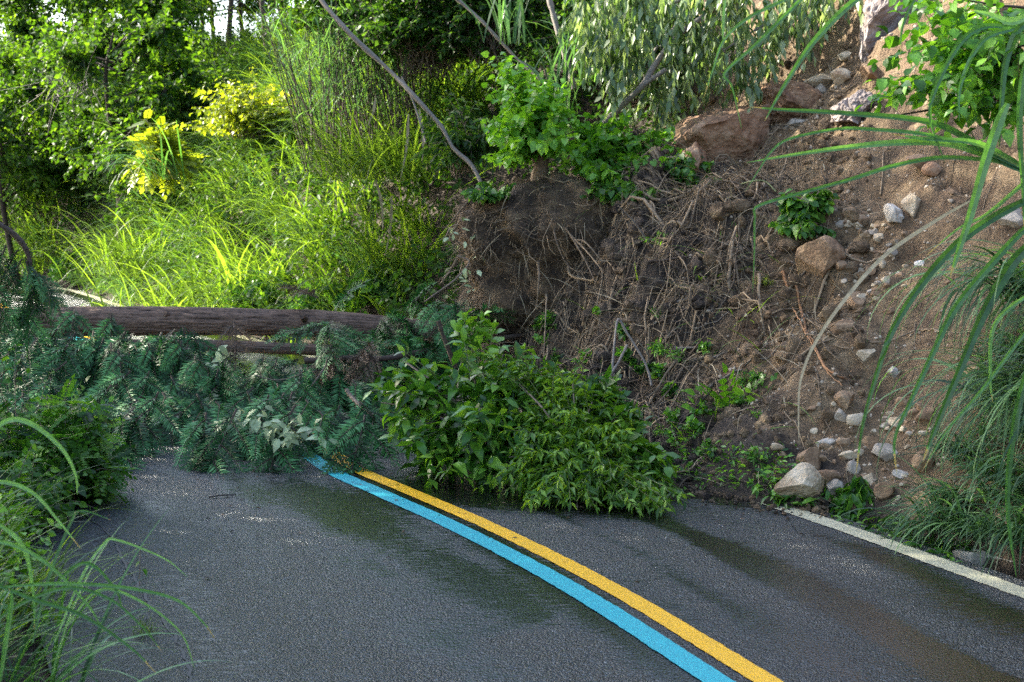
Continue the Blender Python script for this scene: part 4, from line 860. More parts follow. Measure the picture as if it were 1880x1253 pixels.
# pale leaf undersides
def pale(label, pts, n, size, jit):
    mb = MB(); P = np.array([V(*pts[int(rng.integers(len(pts)))]) for _ in range(n)])+rng.normal(size=(n, 3))*jit
    leaves(mb, t_broad(.24, .15, .05), P, rdir(n, -.4), np.stack([U(-.4, .4, n), -np.ones(n)*.5, np.ones(n)], -1), size*U(.7, 1.2, n), U(.2, 1, n))
    return tag(mb.build('wilted_leaves', M_pale, loc=P.mean(0)), label, 'leaves')
pale('limp cluster of pale upturned leaves hanging before the trunk', [(403, 640, 11.2), (410, 660, 11.2), (395, 675, 11.2), (385, 690, 11.2)], 13, .10, .03)
pale('patch of pale upturned leaves on the fir boughs by the coloured lines', [(445, 765, 9.6), (470, 770, 9.35), (500, 780, 9.2), (530, 788, 9.2), (560, 796, 9.15), (590, 806, 9.1), (480, 762, 9.5), (520, 798, 9.1)], 60, .095, .03)
pale('pale leaves caught high on the root ball left side', [(835, 425, 12), (855, 410, 12), (845, 440, 12), (868, 430, 12)], 12, .07, .04)
pale('whitish wilted leaves hanging down the root ball left side', [(862, 495, 11.9), (852, 515, 11.9), (870, 480, 11.9), (862, 530, 11.9)], 14, .075, .03)
mb = MB(); px_branch(mb, [(840, 470, 12), (862, 480, 11.95), (840, 510, 11.9), (800, 540, 11.8), (760, 570, 11.8)], 2, 1.5); tag(mb.build('branch', M_twig, loc=V(840, 470, 12)), 'pale bent twig hanging beside the root ball', 'branch')

# ------------------------------------------------------------------ drooping foliage above
dr = thing('drooping_tree', 'tree with grey-green narrow leaves hanging over the top of the bare slope', 'tree', V(1330, -60, 13.2))
mb = MB(); n_ = 400; px0 = []; 
while len(px0) < n_:
    x_, y_ = U(1060, 1575), U(-60, 190)
    lim = np.interp(x_, [1060, 1120, 1200, 1250, 1300, 1380, 1430, 1500, 1575], [60, 160, 200, 150, 130, 150, 60, 30, 30])
    if y_ < lim and rng.random() < (.95 if y_ < lim-30 else .6): px0.append((x_, y_, U(12.3, 13.4)))
B = VS(px0); dd = np.stack([U(-.18, .18, n_), U(-.18, .08, n_), -U(.18, .42, n_)], -1)
shoots(mb, B, B+dd, np.stack([U(-.1, .1, n_), U(-.1, .1, n_), U(0, .16, n_)], -1), 11, t_simple(.19, .12, .04, .4), .115, t0=.1, spread=.7, droop=1.15, stem=.0025, flat=.2)
mb.build('foliage', [M_euc, M_gstem], dr)
mb = MB()
for pts in ([(1560, -60, 13), (1450, 20, 13), (1380, 60, 12.9), (1320, 100, 12.8)], [(1400, -60, 13.2), (1250, 0, 13.1), (1150, 40, 13), (1090, 90, 12.9)], [(1600, -60, 12.9), (1500, 0, 12.9), (1440, 60, 12.9)], [(1350, -60, 13.2), (1230, 60, 13), (1190, 120, 12.9), (1180, 160, 12.9)]): px_branch(mb, pts, 4, 1.5, 6)
mb.build('limb', M_gtwig, dr)

# ------------------------------------------------------------------ generic plants
def bushgeo(P, Rx, Ry, Rz, ns, L, tm, size, mat, **kw):
    """shrub rooted at P: shoots reach points of an uneven ellipsoid above it"""
    mb = MB(); d = rdir(ns, .35); d[:, 2] = np.abs(d[:, 2])*.95-.1
    lump = .72+.5*fbm(d[:, 0]*2.2+P[0], d[:, 1]*2.2+P[1], d[:, 2]*2.2, 2)
    r = (U(.25, 1, ns)**.5*(1+lump*.5))[:, None]; T = P+d*r*np.array([Rx, Ry, Rz])*.8+np.array([0, 0, Rz*.2])
    B = P+np.stack([U(-.25, .25, ns)*Rx, U(-.25, .25, ns)*Ry, U(0, .25, ns)*Rz], -1)
    shoots(mb, B, T, np.stack([U(-.1, .1, ns)*Rx, U(-.1, .1, ns)*Ry, U(.1, .35, ns)*Rz], -1), L, tm, size, **kw)
    return mb
def shrub(label, P, Rx, Rz, ns, L, tm, size, mat, group=None, name='shrub', cat='shrub', stemmat=None, **kw):
    t = thing(name, label, cat, P, group); kw.setdefault('stem', .005)
    bushgeo(P, Rx, Rx, Rz, ns, L, tm, size, mat, **kw).build('foliage', [mat, stemmat or M_twig], t); return t
SB, SS, SN = t_broad(.3, .15, .08), t_simple(.3), t_simple(.16)
# mid-bank shrubs
def Gs(px, py): return G(px, py)
def at(px, py, D): return V(px, py, D)
shrub('dark glossy shrub low behind the trunk', onG(*V(490, 560, 17.5)[:2]), .65, .85, 110, 18, SB, .10, M_leafA, t0=.3)
shrub('dense green shrub in shade at the top behind the leaning branch', V(790, 150, 16.5), 1.2, 1.7, 330, 24, SS, .085, M_und, t0=.3)
shrub('dense dark shrub at the top centre', V(900, 120, 16.2), 1.0, 1.6, 280, 22, SS, .09, M_und, t0=.3)
shrub('dark leafy shrub left of the leaning branch', V(660, 90, 17.5), 1.2, 1.5, 300, 24, SS, .085, M_tree, t0=.3)
for p_, l_, r_, h_, n__ in shrub_args: shrub(l_, V(*p_), r_, h_, n__, 11, t_heart(), .065, M_weed, t0=.15, droop=.8, stem=.002, name='creeper', cat='creeper')
shrub('small leafy shrub with drooping tips left of the stump', V(850, 330, 13.8), .45, .85, 70, 15, SN, .11, M_und, t0=.3, droop=.7)
shrub('broad-leaved weed at the foot of the bank behind the trunk', onG(*V(700, 520, 15.5)[:2]), .5, .55, 60, 12, SB, .13, M_weed, t0=.3)
shrub('low round-leaved weed right of the dark glossy shrub', onG(*V(600, 530, 16.5)[:2]), .5, .5, 60, 13, SB, .12, M_weed, t0=.3)
shrub('pale-leaved weed beside the far road', onG(*V(135, 480, 26.5)[:2]), .5, .8, 60, 14, SB, .12, M_weed, t0=.3)
shrub('tall shrub beside the top of the upright grey branch', V(1080, 130, 15.5), .9, 1.4, 220, 22, SS, .09, M_und, t0=.3)
shrub('leafy shrub tucked behind the bright heart-leaved one', V(1180, 190, 14.5), .8, 1.2, 200, 20, SS, .09, M_und, t0=.3)
shrub('lime leafed sapling catching the sun on the left bank', V(300, 330, 20.5), .45, .8, 22, 9, t_pinnate(7, .09, .36), .30, M_lime, t0=.35, droop=.4)
shrub('sunlit yellow-green creeper draped over the left bank', V(460, 260, 21), 1.1, .9, 200, 18, SS, .09, M_lime, t0=.2, droop=.6)
shrub('ivy-like plant draped on the debris right of the root ball', V(1335, 500, 10.9), .16, .30, 30, 10, t_heart(), .07, M_weed, t0=.2, droop=.6, stem=.002)
shrub('small ivy plant on the arching twig', V(1300, 400, 11.3), .14, .2, 22, 10, t_heart(), .045, M_weed, t0=.2, droop=.5, stem=.002)
shrub('patch of green weeds along the long pale branch', V(1235, 455, 11.1), .28, .16, 60, 14, SN, .04, M_heart, t0=.2, stem=.002)
shrub('glossy-leaved sprig hanging over the big brown boulder', V(1475, 440, 10.4), .24, .36, 40, 12, SB, .085, M_weed, t0=.25, droop=.9, stem=.003)
shrub('upright tip of the glossy-leaved sprig above the boulder', V(1505, 400, 10.4), .13, .26, 20, 10, SB, .075, M_leafA, t0=.25, droop=.7, stem=.003)
pn = thing('pinnate_plant', 'bright green plant with feathery paired leaflets on the debris edge', 'plant', V(1350, 790, 9.2)); mb = MB()
for (tx, ty) in [(1275, 742), (1300, 790), (1348, 820), (1395, 742), (1420, 760), (1320, 700), (1345, 690), (1375, 715), (1290, 715), (1370, 780), (1335, 740), (1400, 700)]:
    b0 = V(1345+U(-6, 6), 765, 9.35); e = V(tx, ty, 9.1+U(-.1, .1)); L_ = np.linalg.norm(e-b0)
    leaves(mb, t_pinnate(7, .075, .33, .18), b0[None], (e-b0)[None], np.array([[U(-.3, .3), -.8, .8]]), L_*.95, U(.3, .9))
px_branch(mb, [(1350, 810, 9.3), (1345, 780, 9.3), (1345, 765, 9.35)], 2.5, 2, 5, 8, m=1)
mb.build('foliage', [M_heart, M_gstem], pn)
shrub('bushy bright plant right of the feathery one', V(1465, 765, 9.4), .24, .24, 60, 13, SN, .065, M_heart, t0=.2, stem=.002)
shrub('low yellow-green moss plant beside the orange root', V(1402, 525, 10.2), .09, .07, 60, 12, SN, .016, M_lime, t0=.1, stem=.001)
shrub('small dark sprig right of the feathery plant', V(1420, 725, 9.6), .12, .16, 18, 10, SB, .05, M_weed, t0=.2, stem=.002)
shrub('upright weed with fine leaves below the feathery plant', V(1385, 855, 8.9), .13, .42, 30, 18, SN, .04, M_heart, t0=.2, stem=.002)
shrub('drooping long-leaved plant at the foot of the slope', V(1583, 935, 8.05), .14, .19, 34, 7, t_broad(.14, .5, .05), .12, M_leafA, t0=.6, droop=1.6, stem=.003)
shrub('small broad leaf sprout by the drain', V(1520, 925, 8.2), .10, .13, 10, 6, SB, .07, M_leafA, t0=.5, stem=.003)
# scattered small weeds on the debris
for i in range(60):
    px, py = U(960, 1400), U(560, 880)
    if py < 700 and px > 1300: continue
    P = G(px, py); t = thing('weed', '%s %s weed poking through the %s %s of the slid debris' % (('bright', 'dark')[i % 2], ('fine-leaved', 'broad-leaved', 'heart-leaved')[i % 3], ('upper', 'middle', 'lower')[int(np.clip((py-560)/107, 0, 2))], ('left', 'middle left', 'middle right', 'right')[int(np.clip((px-960)/110, 0, 3))]), 'weed', P, 'small weeds on the debris')
    bushgeo(P, .09, .09, .11, 9, 8, (SN, SB, t_heart())[i % 3], U(.03, .055), M_weed, t0=.3, stem=.0015).build('foliage', [(M_heart, M_weed)[i % 2], M_gstem], t)

# ------------------------------------------------------------------ undergrowth, grass on the bank (uncountable)
def bank_points(n, y0, y1, s0, s1, umax=.117):
    k = (EDGE[:, 1] > y0) & (EDGE[:, 1] < y1) & (EDGE[:, 0] > -22); E_ = EDGE[k]; seg = np.r_[0, np.cumsum(np.linalg.norm(np.diff(E_, axis=0), axis=1))]
    t = U(0, seg[-1], n); x = np.interp(t, seg, E_[:, 0]); y = np.interp(t, seg, E_[:, 1])
    tn = np.gradient(E_, axis=0); tn /= np.linalg.norm(tn, axis=1, keepdims=True); nx_, ny_ = np.interp(t, seg, tn[:, 1]), np.interp(t, seg, -tn[:, 0])
    s = s0+(s1-s0)*U(0, 1, n); x = x+nx_*s; y = y+ny_*s
    ok = (x/y < umax+.01*rng.normal(size=n)) & (mound(x, y) < .35); x, y, s = x[ok], y[ok], s[ok]
    return np.stack([x, y, HH(x, y)], -1), s
und = MB(); P, s_ = bank_points(21000, 11, 36, .3, 9.5)
dens = fbm(P[:, 0]*.7, P[:, 1]*.7, o=2); P = P[dens > -.45]; n_ = len(P); Nn = gn(P)
T = P+Nn*U(.1, .55, n_)[:, None]+rng.normal(size=(n_, 3))*.16; B = P-Nn*.03
vcl = np.clip(.5+.6*fbm(P[:, 0]*1.5, P[:, 1]*1.5, P[:, 2]*1.5), 0, 1)
shoots(und, B, T, np.stack([0*s_[:n_], 0*s_[:n_], U(0, .1, n_)], -1), 9, SS, .085, t0=.25, stem=.002, sv=.45, droop=.4, vv=vcl[:, None])
tag(und.build('undergrowth', [M_und, M_gstem]), 'dense low undergrowth covering the roadside bank', 'undergrowth', kind='stuff')

def tuft(mb, P, n, L, wd, spread=.12, lean=(.05, .6), curl=(.8, 2.2), azb=None, azs=3.14, M=8, fold=0., v=None, m=0):
    az = (U(0, 6.28, n) if azb is None else azb+rng.normal(size=n)*azs)
    base = P+np.stack([rng.normal(size=n)*spread, rng.normal(size=n)*spread, np.zeros(n)], -1)
    blades(mb, base, az, U(*lean, n), L*U(.55, 1.15, n), U(*curl, n), wd*U(.6, 1.2, n), M, m, v, fold)
gr = MB(); P, s_ = bank_points(2400, 14.5, 33, .2, 6.5, -.02)
P = P[fbm(P[:, 0]*.6+5, P[:, 1]*.6, o=2) > -.42]
fx = np.array([-.55, -.83])
g2 = MB()
for p in P:
    tuft(gr if rng.random() < .74 else g2, p-np.array([0, 0, .05]), 20, U(.7, 1.6), .0125, .10, (.1, .7), (.9, 2.1), math.atan2(-.75, -.65), .9, 8, v=np.clip(U(0, 1, 20)*.5+.5*rng.random(), 0, .9))
tag(g2.build('blue_green_grass', M_reedd), 'blue-green grass growing among the brighter grass of the left bank', 'grass', kind='stuff')
tag(gr.build('grass', M_grass), 'long arching sunlit grass growing thick over the left bank', 'grass', kind='stuff')
# individual tussocks
def tussock(label, P, n, L, wd, mat, name='grass_tussock', cat='grass tussock', group=None, **kw):
    t = MB(); tuft(t, P, n, L, wd, **kw); return tag(t.build(name, mat, loc=P), label, cat, group)
dn = math.atan2(-.8, -.6)
tussock('big fine-bladed tussock hanging beneath the leaning branch', V(700, 330, 15.6), 300, 1.25, .010, M_grass, spread=.3, lean=(.2, 1.0), curl=(.7, 1.9), azb=dn, azs=.9)
tussock('arching blue-green tussock hanging over the dark hollow', V(300, 330, 20), 60, 1.35, .012, M_reed, spread=.18, lean=(.2, .8), curl=(1.2, 2.2), azb=dn-.3, azs=.6)
tussock('wide-bladed tussock on the left bank above the far road', V(85, 240, 27), 60, 1.3, .016, M_grass, spread=.2, lean=(.1, .8), curl=(1., 2.2))
tussock('thick tussock of bright blades just behind the trunk', onG(*V(330, 540, 19.5)[:2]), 200, 1.3, .013, M_grass, spread=.4, lean=(.1, .7), curl=(.7, 2), azb=dn, azs=1.)
tussock('bright tussock arching toward the road behind the trunk', onG(*V(480, 540, 18)[:2])+np.array([0, 0, .3]), 240, 1.3, .013, M_grass, spread=.4, lean=(.1, .7), curl=(.7, 2), azb=dn, azs=.9)
tussock('tall tussock beside the dark hollow on the bank', onG(*V(250, 560, 22)[:2])+np.array([0, 0, .5]), 180, 1.5, .013, M_grass, spread=.4, lean=(.1, .6), curl=(.7, 2), azb=dn, azs=1.)
for i, (px, py, D, l_) in enumerate([(930, 60, 13.6, 'straight drooping blades at the top centre'), (1030, 190, 13.4, 'tall blue-green blades right behind the bright shoots'), (1090, 130, 14, 'blue-green blades beside the upright grey branch')]):
    tussock(l_, V(px, py+20, D), 26, 1.0, .013, M_reedd, lean=(.0, .3), curl=(.3, 1.6), spread=.1, name='reed', cat='reed')
# reed thicket with dry stalks at the upper middle-left
th = thing('reed_thicket', 'slanting thicket of dark reeds and dry stalks on the upper bank', 'reeds', onG(*V(640, 300, 17.5)[:2])); mb = MB(); n_ = 170
B = np.array([V(U(560, 790), U(260, 330), U(16.5, 18.5)) for _ in range(n_)]); dx = U(-.7, .15, n_); Tt = B+np.stack([dx, U(-.5, .3, n_), U(1.2, 2.1, n_)], -1)
shoots(mb, B, Tt, np.stack([U(-.05, .05, n_), 0*dx, U(0, .1, n_)], -1), 0, None, 0, stem=.008)
mb.f and mb.build('stalks', [M_straw, M_dtwig], th)
mb = MB(); n2 = 900; t_r = U(.3, 1, n2); k = rng.integers(0, n_, n2); bp = B[k]+(Tt-B)[k]*t_r[:, None]
blades(mb, bp, U(0, 6.28, n2), U(.3, 1., n2), U(.4, 1.0, n2), U(.5, 1.9, n2), U(.005, .011, n2), 8); mb.build('blades', M_reedd, th)
for (px, py, D, px2, py2) in [(720, 360, 15.4, 705, 480), (690, 330, 15.3, 703, 420), (575, 220, 18, 580, 320), (690, 180, 16, 670, 240), (750, 210, 15, 735, 330), (770, 200, 15, 775, 300)]:
    mb = MB(); px_blade(mb, [(px, py, D), ((px+px2)/2+4, (py+py2)/2, D-.1), (px2, py2, D-.2)], 5, 0, .6, 0); tag(mb.build('dead_blade', M_straw, loc=V(px, py, D)), 'dry straw coloured blade hanging in the bank growth, '+('left of the leaning branch' if px < 640 else 'below the leaning branch' if py > 300 else 'beside the leaning branch'), 'dead leaf', 'dry blades hanging in the bank growth')

# ------------------------------------------------------------------ trees at the upper left
def tree(label, P, H, R_, ns, L, size, mat, r0=.10, lean=(0, 0), crown0=.35, tm=SS):
    t = thing('tree', label, 'tree', P, 'trees on top of the bank'); mb = MB(); top = P+np.array([lean[0], lean[1], H])
    tr = spline([P-np.array([0, 0, .3]), P+(top-P)*.4+rng.normal(size=3)*.15, P+(top-P)*.75+rng.normal(size=3)*.15, top], 20); tubes(mb, tr, np.linspace(r0, r0*.2, 20)[None]*(1+.06*rng.normal(size=(1, 20))), 9, U(0, 1))
    ends = []
    for i in range(16):
        u = U(crown0, .95); b = P+(top-P)*u; a = U(0, 6.28); l = R_*U(.6, 1.1)*(1.15-.5*u); e = b+np.array([math.cos(a)*l, math.sin(a)*l, l*U(.1, .6)])
        tubes(mb, spline([b, (b+e)/2+rng.normal(size=3)*.12, e], 10), np.linspace(r0*.35, r0*.08, 10)[None], 6, U(0, 1)); ends += [b*.4+e*.6, e, b*.2+e*.8]
    mb.build('trunk', M_dtwig, t)
    ends = np.array(ends); mb = MB(); k = rng.integers(0, len(ends), ns); T = ends[k]+rng.normal(size=(ns, 3))*R_*.20
    shoots(mb, ends[k], T+rng.normal(size=(ns, 3))*.15, rng.normal(size=(ns, 3))*.08, L, tm, size, t0=.1, stem=.004)
    mb.build('crown', [mat, M_dtwig], t); return t
TP = [(30, 27.5, 'slim tree with yellow-green crown at the far left'), (120, 31, 'forked tree with small leaves second from the far left'), (215, 24.5, 'dark-trunked tree over the dark hollow'), (60, 36, 'tree behind the slim tree at the far left'), (180, 37, 'tree seen left of the sky gap'),
      (420, 30, 'leafy tree right of the sky gap'), (500, 27, 'tree at the head of the sunlit bank'), (570, 24, 'dense tree leaning over the reed thicket'), (380, 40, 'distant tree right of the sky gap'), (640, 21, 'tree behind the reed thicket'), (330, 33, 'slender tree standing just right of the sky gap'), (270, 35, 'tree directly below the sky gap'), (230, 29, 'tree leaning over the dark hollow'), (455, 38, 'bushy tree closing the skyline right of the sky gap'), (520, 35, 'low bushy tree on the skyline above the reed thicket'), (400, 42, 'far bushy tree on the skyline'), (-40, 30, 'tree cut by the left edge of the photo'), (740, 21, 'tall tree behind the long leaning branch'), (850, 20, 'tall tree behind the top centre shrubs'), (960, 19.5, 'tall tree behind the upright grey branch'), (1080, 18.5, 'tall tree behind the forked branch')]
for i, (px, D, lab) in enumerate(TP):
    hd = 260 < px < 660 and D < 33.5; D += 3*hd; p = V(px, 300, D); p = onG(p[0], p[1]); H = 3.2+U(0, 1.)+(D-24)*.06+1.3*hd
    tree(lab, p, H, 1.7+.03*(D-20), 800, 18, .12 if D > 22 else .10, M_tree, .07, (U(-.5, .5), -.4), .6 if hd else .25)
# branches of bare twigs in the dark hollow
mb = MB(); n_ = 60; B = np.array([V(U(60, 180), U(150, 190), U(23, 26)) for _ in range(n_)]); shoots(mb, B, B+rdir(n_)*U(.3, .9, n_)[:, None], rng.normal(size=(n_, 3))*.1, 0, None, 0, stem=.006)
tag(mb.build('dead_twigs', [M_gtwig, M_gtwig], loc=V(120, 170, 24)), 'grey dead twigs in the dark hollow under the trees', 'twigs', kind='stuff')

# roadside trees to the left of the frame, whose crowns shade the road
def shade_tree(label, x, y, H, R_, n):
    P = onG(x, y); t = thing('roadside_tree', label, 'tree', P, 'tall roadside trees beyond the left edge'); mb = MB()
    tubes(mb, spline([P-np.array([0, 0, .3]), P+np.array([.3, .1, H*.4]), P+np.array([.7, .2, H*.8]), P+np.array([1.0, .1, H*1.3])], 20), np.linspace(.2, .05, 20)[None], 10, .5)
    C = P+np.array([1.0, 0, H]); 
    for i in range(12):
        e = C+rdir(1)[0]*np.array([R_, R_, R_*1.4])*.8; tubes(mb, spline([C+np.array([-.3, .1, -R_*.8]), (C+e)/2+np.array([0, 0, -.3]), e], 10), np.linspace(.06, .015, 10)[None], 6, .5)
    mb.build('trunk', M_dtwig, t); mb = MB(); d = rdir(n)*(U(0, 1, (n, 1))**.4)*np.array([R_, R_*1.1, R_*1.75]); pos = C+d
    k = fbm(pos[:, 0]*.9, pos[:, 1]*.9, pos[:, 2]*.9, 2) > -.3; pos = pos[k]; m_ = len(pos)
    leaves(mb, SB, pos, rdir(m_, -.3), rdir(m_, 1.2), .19, U(0, 1, m_)); mb.build('crown', M_tree, t)
for i, (x, y, H, R_) in enumerate([(-9.6, 4.2, 6.4, 2.1), (-9.9, 7.8, 7.0, 2.2), (-9.9, 11.2, 7.4, 2.2), (-10.3, 14.6, 7.6, 2.1), (-11.6, 17.6, 7.0, 1.8), (-13.2, 9.4, 8.6, 2.4)]):
    shade_tree(['first', 'second', 'third', 'fourth', 'fifth', 'sixth'][i]+' tall roadside tree standing beyond the left edge', x, y, H, R_, 9000)

# ------------------------------------------------------------------ right foreground: reeds, leafy branch, hanging grass
rd = thing('reed_clump', 'large reed with long green arching blades reaching in from the right edge', 'reed', V(1960, 340, 6.1))
BL = [([(1900, 322, 6.1), (1880, 313, 6.1), (1828, 290, 6.1), (1776, 255, 6.05), (1701, 223, 6), (1552, 208, 5.9), (1441, 202, 5.9), (1377, 197, 5.85)], 16, .35),
 ([(1900, 322, 6.1), (1828, 292, 6.1), (1740, 264, 6.), (1650, 262, 5.9), (1560, 270, 5.9), (1460, 284, 5.85), (1370, 299, 5.8)], 15, .7),
 ([(1900, 320, 6.1), (1828, 288, 6.1), (1780, 270, 6.), (1700, 247, 5.9), (1600, 238, 5.9), (1540, 237, 5.85), (1450, 255, 5.8), (1415, 280, 5.8), (1395, 310, 5.8), (1368, 352, 5.8)], 8, .5),
 ([(1900, 325, 6.1), (1840, 300, 6.1), (1790, 292, 6.), (1720, 290, 5.9), (1640, 305, 5.8), (1560, 330, 5.8), (1480, 352, 5.7), (1393, 378, 5.7), (1386, 400, 5.7), (1385, 460, 5.7), (1382, 540, 5.7)], 9, .45),
 ([(1895, 318, 6.1), (1850, 290, 6.), (1790, 262, 5.9), (1700, 255, 5.9), (1636, 247, 5.9)], 13, .6),
 ([(1900, 60, 6), (1813, 48, 6), (1761, 82, 5.95), (1716, 168, 5.9), (1709, 223, 5.9), (1735, 300, 5.9)], 11, .4),
 ([(1920, 45, 6), (1880, 48, 6), (1805, 74, 5.9), (1764, 156, 5.9), (1761, 223, 5.85)], 12, .5),
 ([(1920, 40, 6), (1876, 48, 5.9), (1848, 110, 5.9), (1838, 200, 5.8), (1835, 270, 5.8)], 15, .3),
 ([(1890, 90, 5.8), (1876, 160, 5.8), (1872, 240, 5.8), (1878, 340, 5.8), (1880, 420, 5.8)], 14, .45),
 ([(1850, 190, 5.6), (1835, 223, 5.6), (1809, 298, 5.6), (1783, 391, 5.6), (1757, 470, 5.6), (1745, 510, 5.6)], 20, .6),
 ([(1920, 350, 5.8), (1880, 370, 5.8), (1824, 400, 5.75), (1761, 445, 5.7), (1694, 519, 5.65), (1642, 601, 5.6), (1616, 668, 5.6), (1586, 772, 5.6), (1571, 875, 5.6)], 17, .25),
 ([(1920, 395, 5.8), (1880, 422, 5.75), (1813, 493, 5.7), (1753, 568, 5.7), (1716, 642, 5.65), (1668, 746, 5.6), (1643, 805, 5.6), (1646, 870, 5.6)], 14, .4),
 ([(1920, 420, 5.7), (1880, 460, 5.7), (1850, 497, 5.7), (1805, 579, 5.65), (1761, 683, 5.6), (1716, 791, 5.6), (1694, 850, 5.6)], 21, .2),
 ([(1900, 20, 5.8), (1860, 40, 5.8), (1820, 28, 5.8), (1780, 18, 5.8)], 15, .95),
 ([(1920, 300, 6.4), (1870, 345, 6.4), (1810, 395, 6.3), (1760, 420, 6.3), (1700, 470, 6.3)], 8, .8),
 ([(1920, 600, 5.6), (1885, 690, 5.6), (1860, 800, 5.6), (1850, 930, 5.6), (1866, 1062, 5.6)], 16, .35),
 ([(1920, 560, 5.7), (1860, 640, 5.7), (1800, 720, 5.7), (1740, 790, 5.7), (1690, 870, 5.7)], 8, .6),
 ([(1920, 520, 5.7), (1830, 590, 5.7), (1818, 680, 5.7), (1822, 740, 5.7)], 9, .75),
 ([(1620, -20, 5.6), (1571, 0, 5.6), (1496, 74, 5.6), (1441, 156, 5.6), (1403, 224, 5.6)], 13, .5),
 ([(1500, -25, 5.6), (1470, 0, 5.6), (1448, 22, 5.6), (1388, 82, 5.6), (1331, 134, 5.6), (1344, 160, 5.6), (1362, 238, 5.6)], 8, .5),
 ([(1480, -25, 5.5), (1440, 0, 5.5), (1374, 33, 5.5), (1329, 74, 5.5), (1310, 125, 5.5), (1292, 180, 5.5)], 7, .6),
 ([(1690, -20, 5.6), (1668, 20, 5.6), (1655, 60, 5.6), (1654, 96, 5.6)], 6, .3),
 ([(1332, -20, 5.6), (1328, 40, 5.6), (1327, 90, 5.6)], 6, .8)]
for pts, wpx, vv_ in BL:
    mb = MB(); px_blade(mb, pts, wpx*.92, 0, vv_, fold=.45); mb.build('blade', M_reed, rd, smooth=False)
mb = MB(); px_blade(mb, [(1780, 370, 6.2), (1727, 400, 6.2), (1627, 467, 6.1), (1552, 549, 6.), (1496, 631, 6.), (1470, 698, 6.), (1466, 760, 6.), (1467, 815, 6.)], 7, 0, .9, .2); mb.build('dead_blade', M_straw, rd)
# leafy branch upper right
lb = thing('overhanging_branch', 'leafy branch with oval leaves hanging in at the upper right corner', 'branch', V(1960, 60, 6.4)); mb = MB()
tg = [(1640, 10, 6.3), (1700, 40, 6.3), (1640, 120, 6.3), (1605, 165, 6.2), (1690, 110, 6.3), (1660, 150, 6.2), (1730, 90, 6.3), (1760, 140, 6.3), (1700, 190, 6.3), (1740, 180, 6.2), (1800, 200, 6.3), (1790, 100, 6.4), (1850, 160, 6.3), (1840, 60, 6.4), (1760, 30, 6.4), (1820, 240, 6.3), (1860, 220, 6.3), (1720, 230, 6.2), (1740, 0, 6.4), (1870, 110, 6.2), (1830, 130, 6.2)]
B = np.array([V(1900+U(-50, 40), U(-20, 240), 6.6) for _ in range(105)]); T = np.array([V(tg[i % 21][0]+rng.normal()*24, tg[i % 21][1]+rng.normal()*24, tg[i % 21][2]+rng.normal()*.15) for i in range(105)])
B = T+(B-T)*np.minimum(1, .5/np.linalg.norm(B-T, axis=1))[:, None]
shoots(mb, B, T, np.stack([U(-.05, .05, 105), U(-.05, .05, 105), U(0, .06, 105)], -1), 11, t_broad(.30, .15, .07), .075, t0=.15, spread=1.0, droop=.4, stem=.002, flat=.6); mb.build('foliage', [M_heart, M_gstem], lb)
mb = MB()
for pts in ([(1960, 60, 6.4), (1850, 90, 6.4), (1740, 84, 6.4), (1690, 100, 6.4)], [(1960, 160, 6.4), (1820, 185, 6.4), (1720, 200, 6.4), (1655, 212, 6.4)], [(1960, 20, 6.4), (1830, 10, 6.4), (1730, -10, 6.4)], [(1960, 110, 6.4), (1860, 100, 6.4), (1790, 115, 6.4)]): px_branch(mb, pts, 3, 1.5, 6)
mb.build('limb', M_dtwig, lb)
# hanging grass at the right bank edge
hg = MB()
for i in range(150):
    px, py = U(1690, 1960), U(480, 1010); P = G(px, py)
    if px < 1690+(py-480)*.0: continue
    lim = np.interp(px, [1690, 1760, 1820, 1960], [950, 840, 700, 500])
    if py < lim: continue
    tuft(hg, P, 24, U(.28, .55), .008, .06, (.3, 1.0), (1.0, 2.0), math.atan2(-.6, -.7), .6, 8, v=np.clip(U(0, 1, 24)*.6+.35*rng.random(), 0, 1))
tag(hg.build('hanging_grass', M_reedd), 'mat of hanging blue-green grass over the roadside drain at the right', 'grass', kind='stuff')
tussock('large hanging tussock of long grass at the right edge', V(1985, 560, 6.2), 190, .85, .0095, M_reedd, spread=.15, lean=(.5, 1.0), curl=(1.7, 2.4), azb=math.atan2(-.4, -1), azs=.6, M=14)
tussock('second hanging tussock lower on the right edge', V(1975, 740, 6.1), 190, .8, .0095, M_reedd, spread=.15, lean=(.6, 1.1), curl=(1.6, 2.4), azb=math.atan2(-.4, -1), azs=.6, M=14)
# torn green bits on the kerb side
tb = MB(); n_ = 420; pxs = U(1390, 1800, n_); P = np.array([G(a, 905+(a-1390)*.36+rng.normal()*14-8) for a in pxs])+np.array([0, 0, .02])
leaves(tb, t_broad(.13, .3, .05), P, rdir(n_, -.1)*np.array([1, 1, .4]), rdir(n_, 2), .085*U(.5, 1.3, n_), U(0, 1, n_)); tag(tb.build('torn_leaves', M_leafA), 'torn green leaves swept along the edge of the road', 'leaves', kind='stuff')
tb = MB(); n_ = 700; P = np.array([G(U(1120, 1440), U(830, 905)) for _ in range(n_//7)]); P = np.repeat(P, 7, 0)+rng.normal(size=(len(P)*7, 3))*np.array([.06, .06, .015])+np.array([0, 0, .025]); n_ = len(P)
leaves(tb, t_simple(.2), P, rdir(n_)*np.array([1, 1, .5]), rdir(n_, 1.5), .05*U(.5, 1.3, n_), U(0, 1, n_)); tag(tb.build('leaf_litter', M_heart), 'small green leaves strewn along the foot of the debris', 'leaves', kind='stuff')

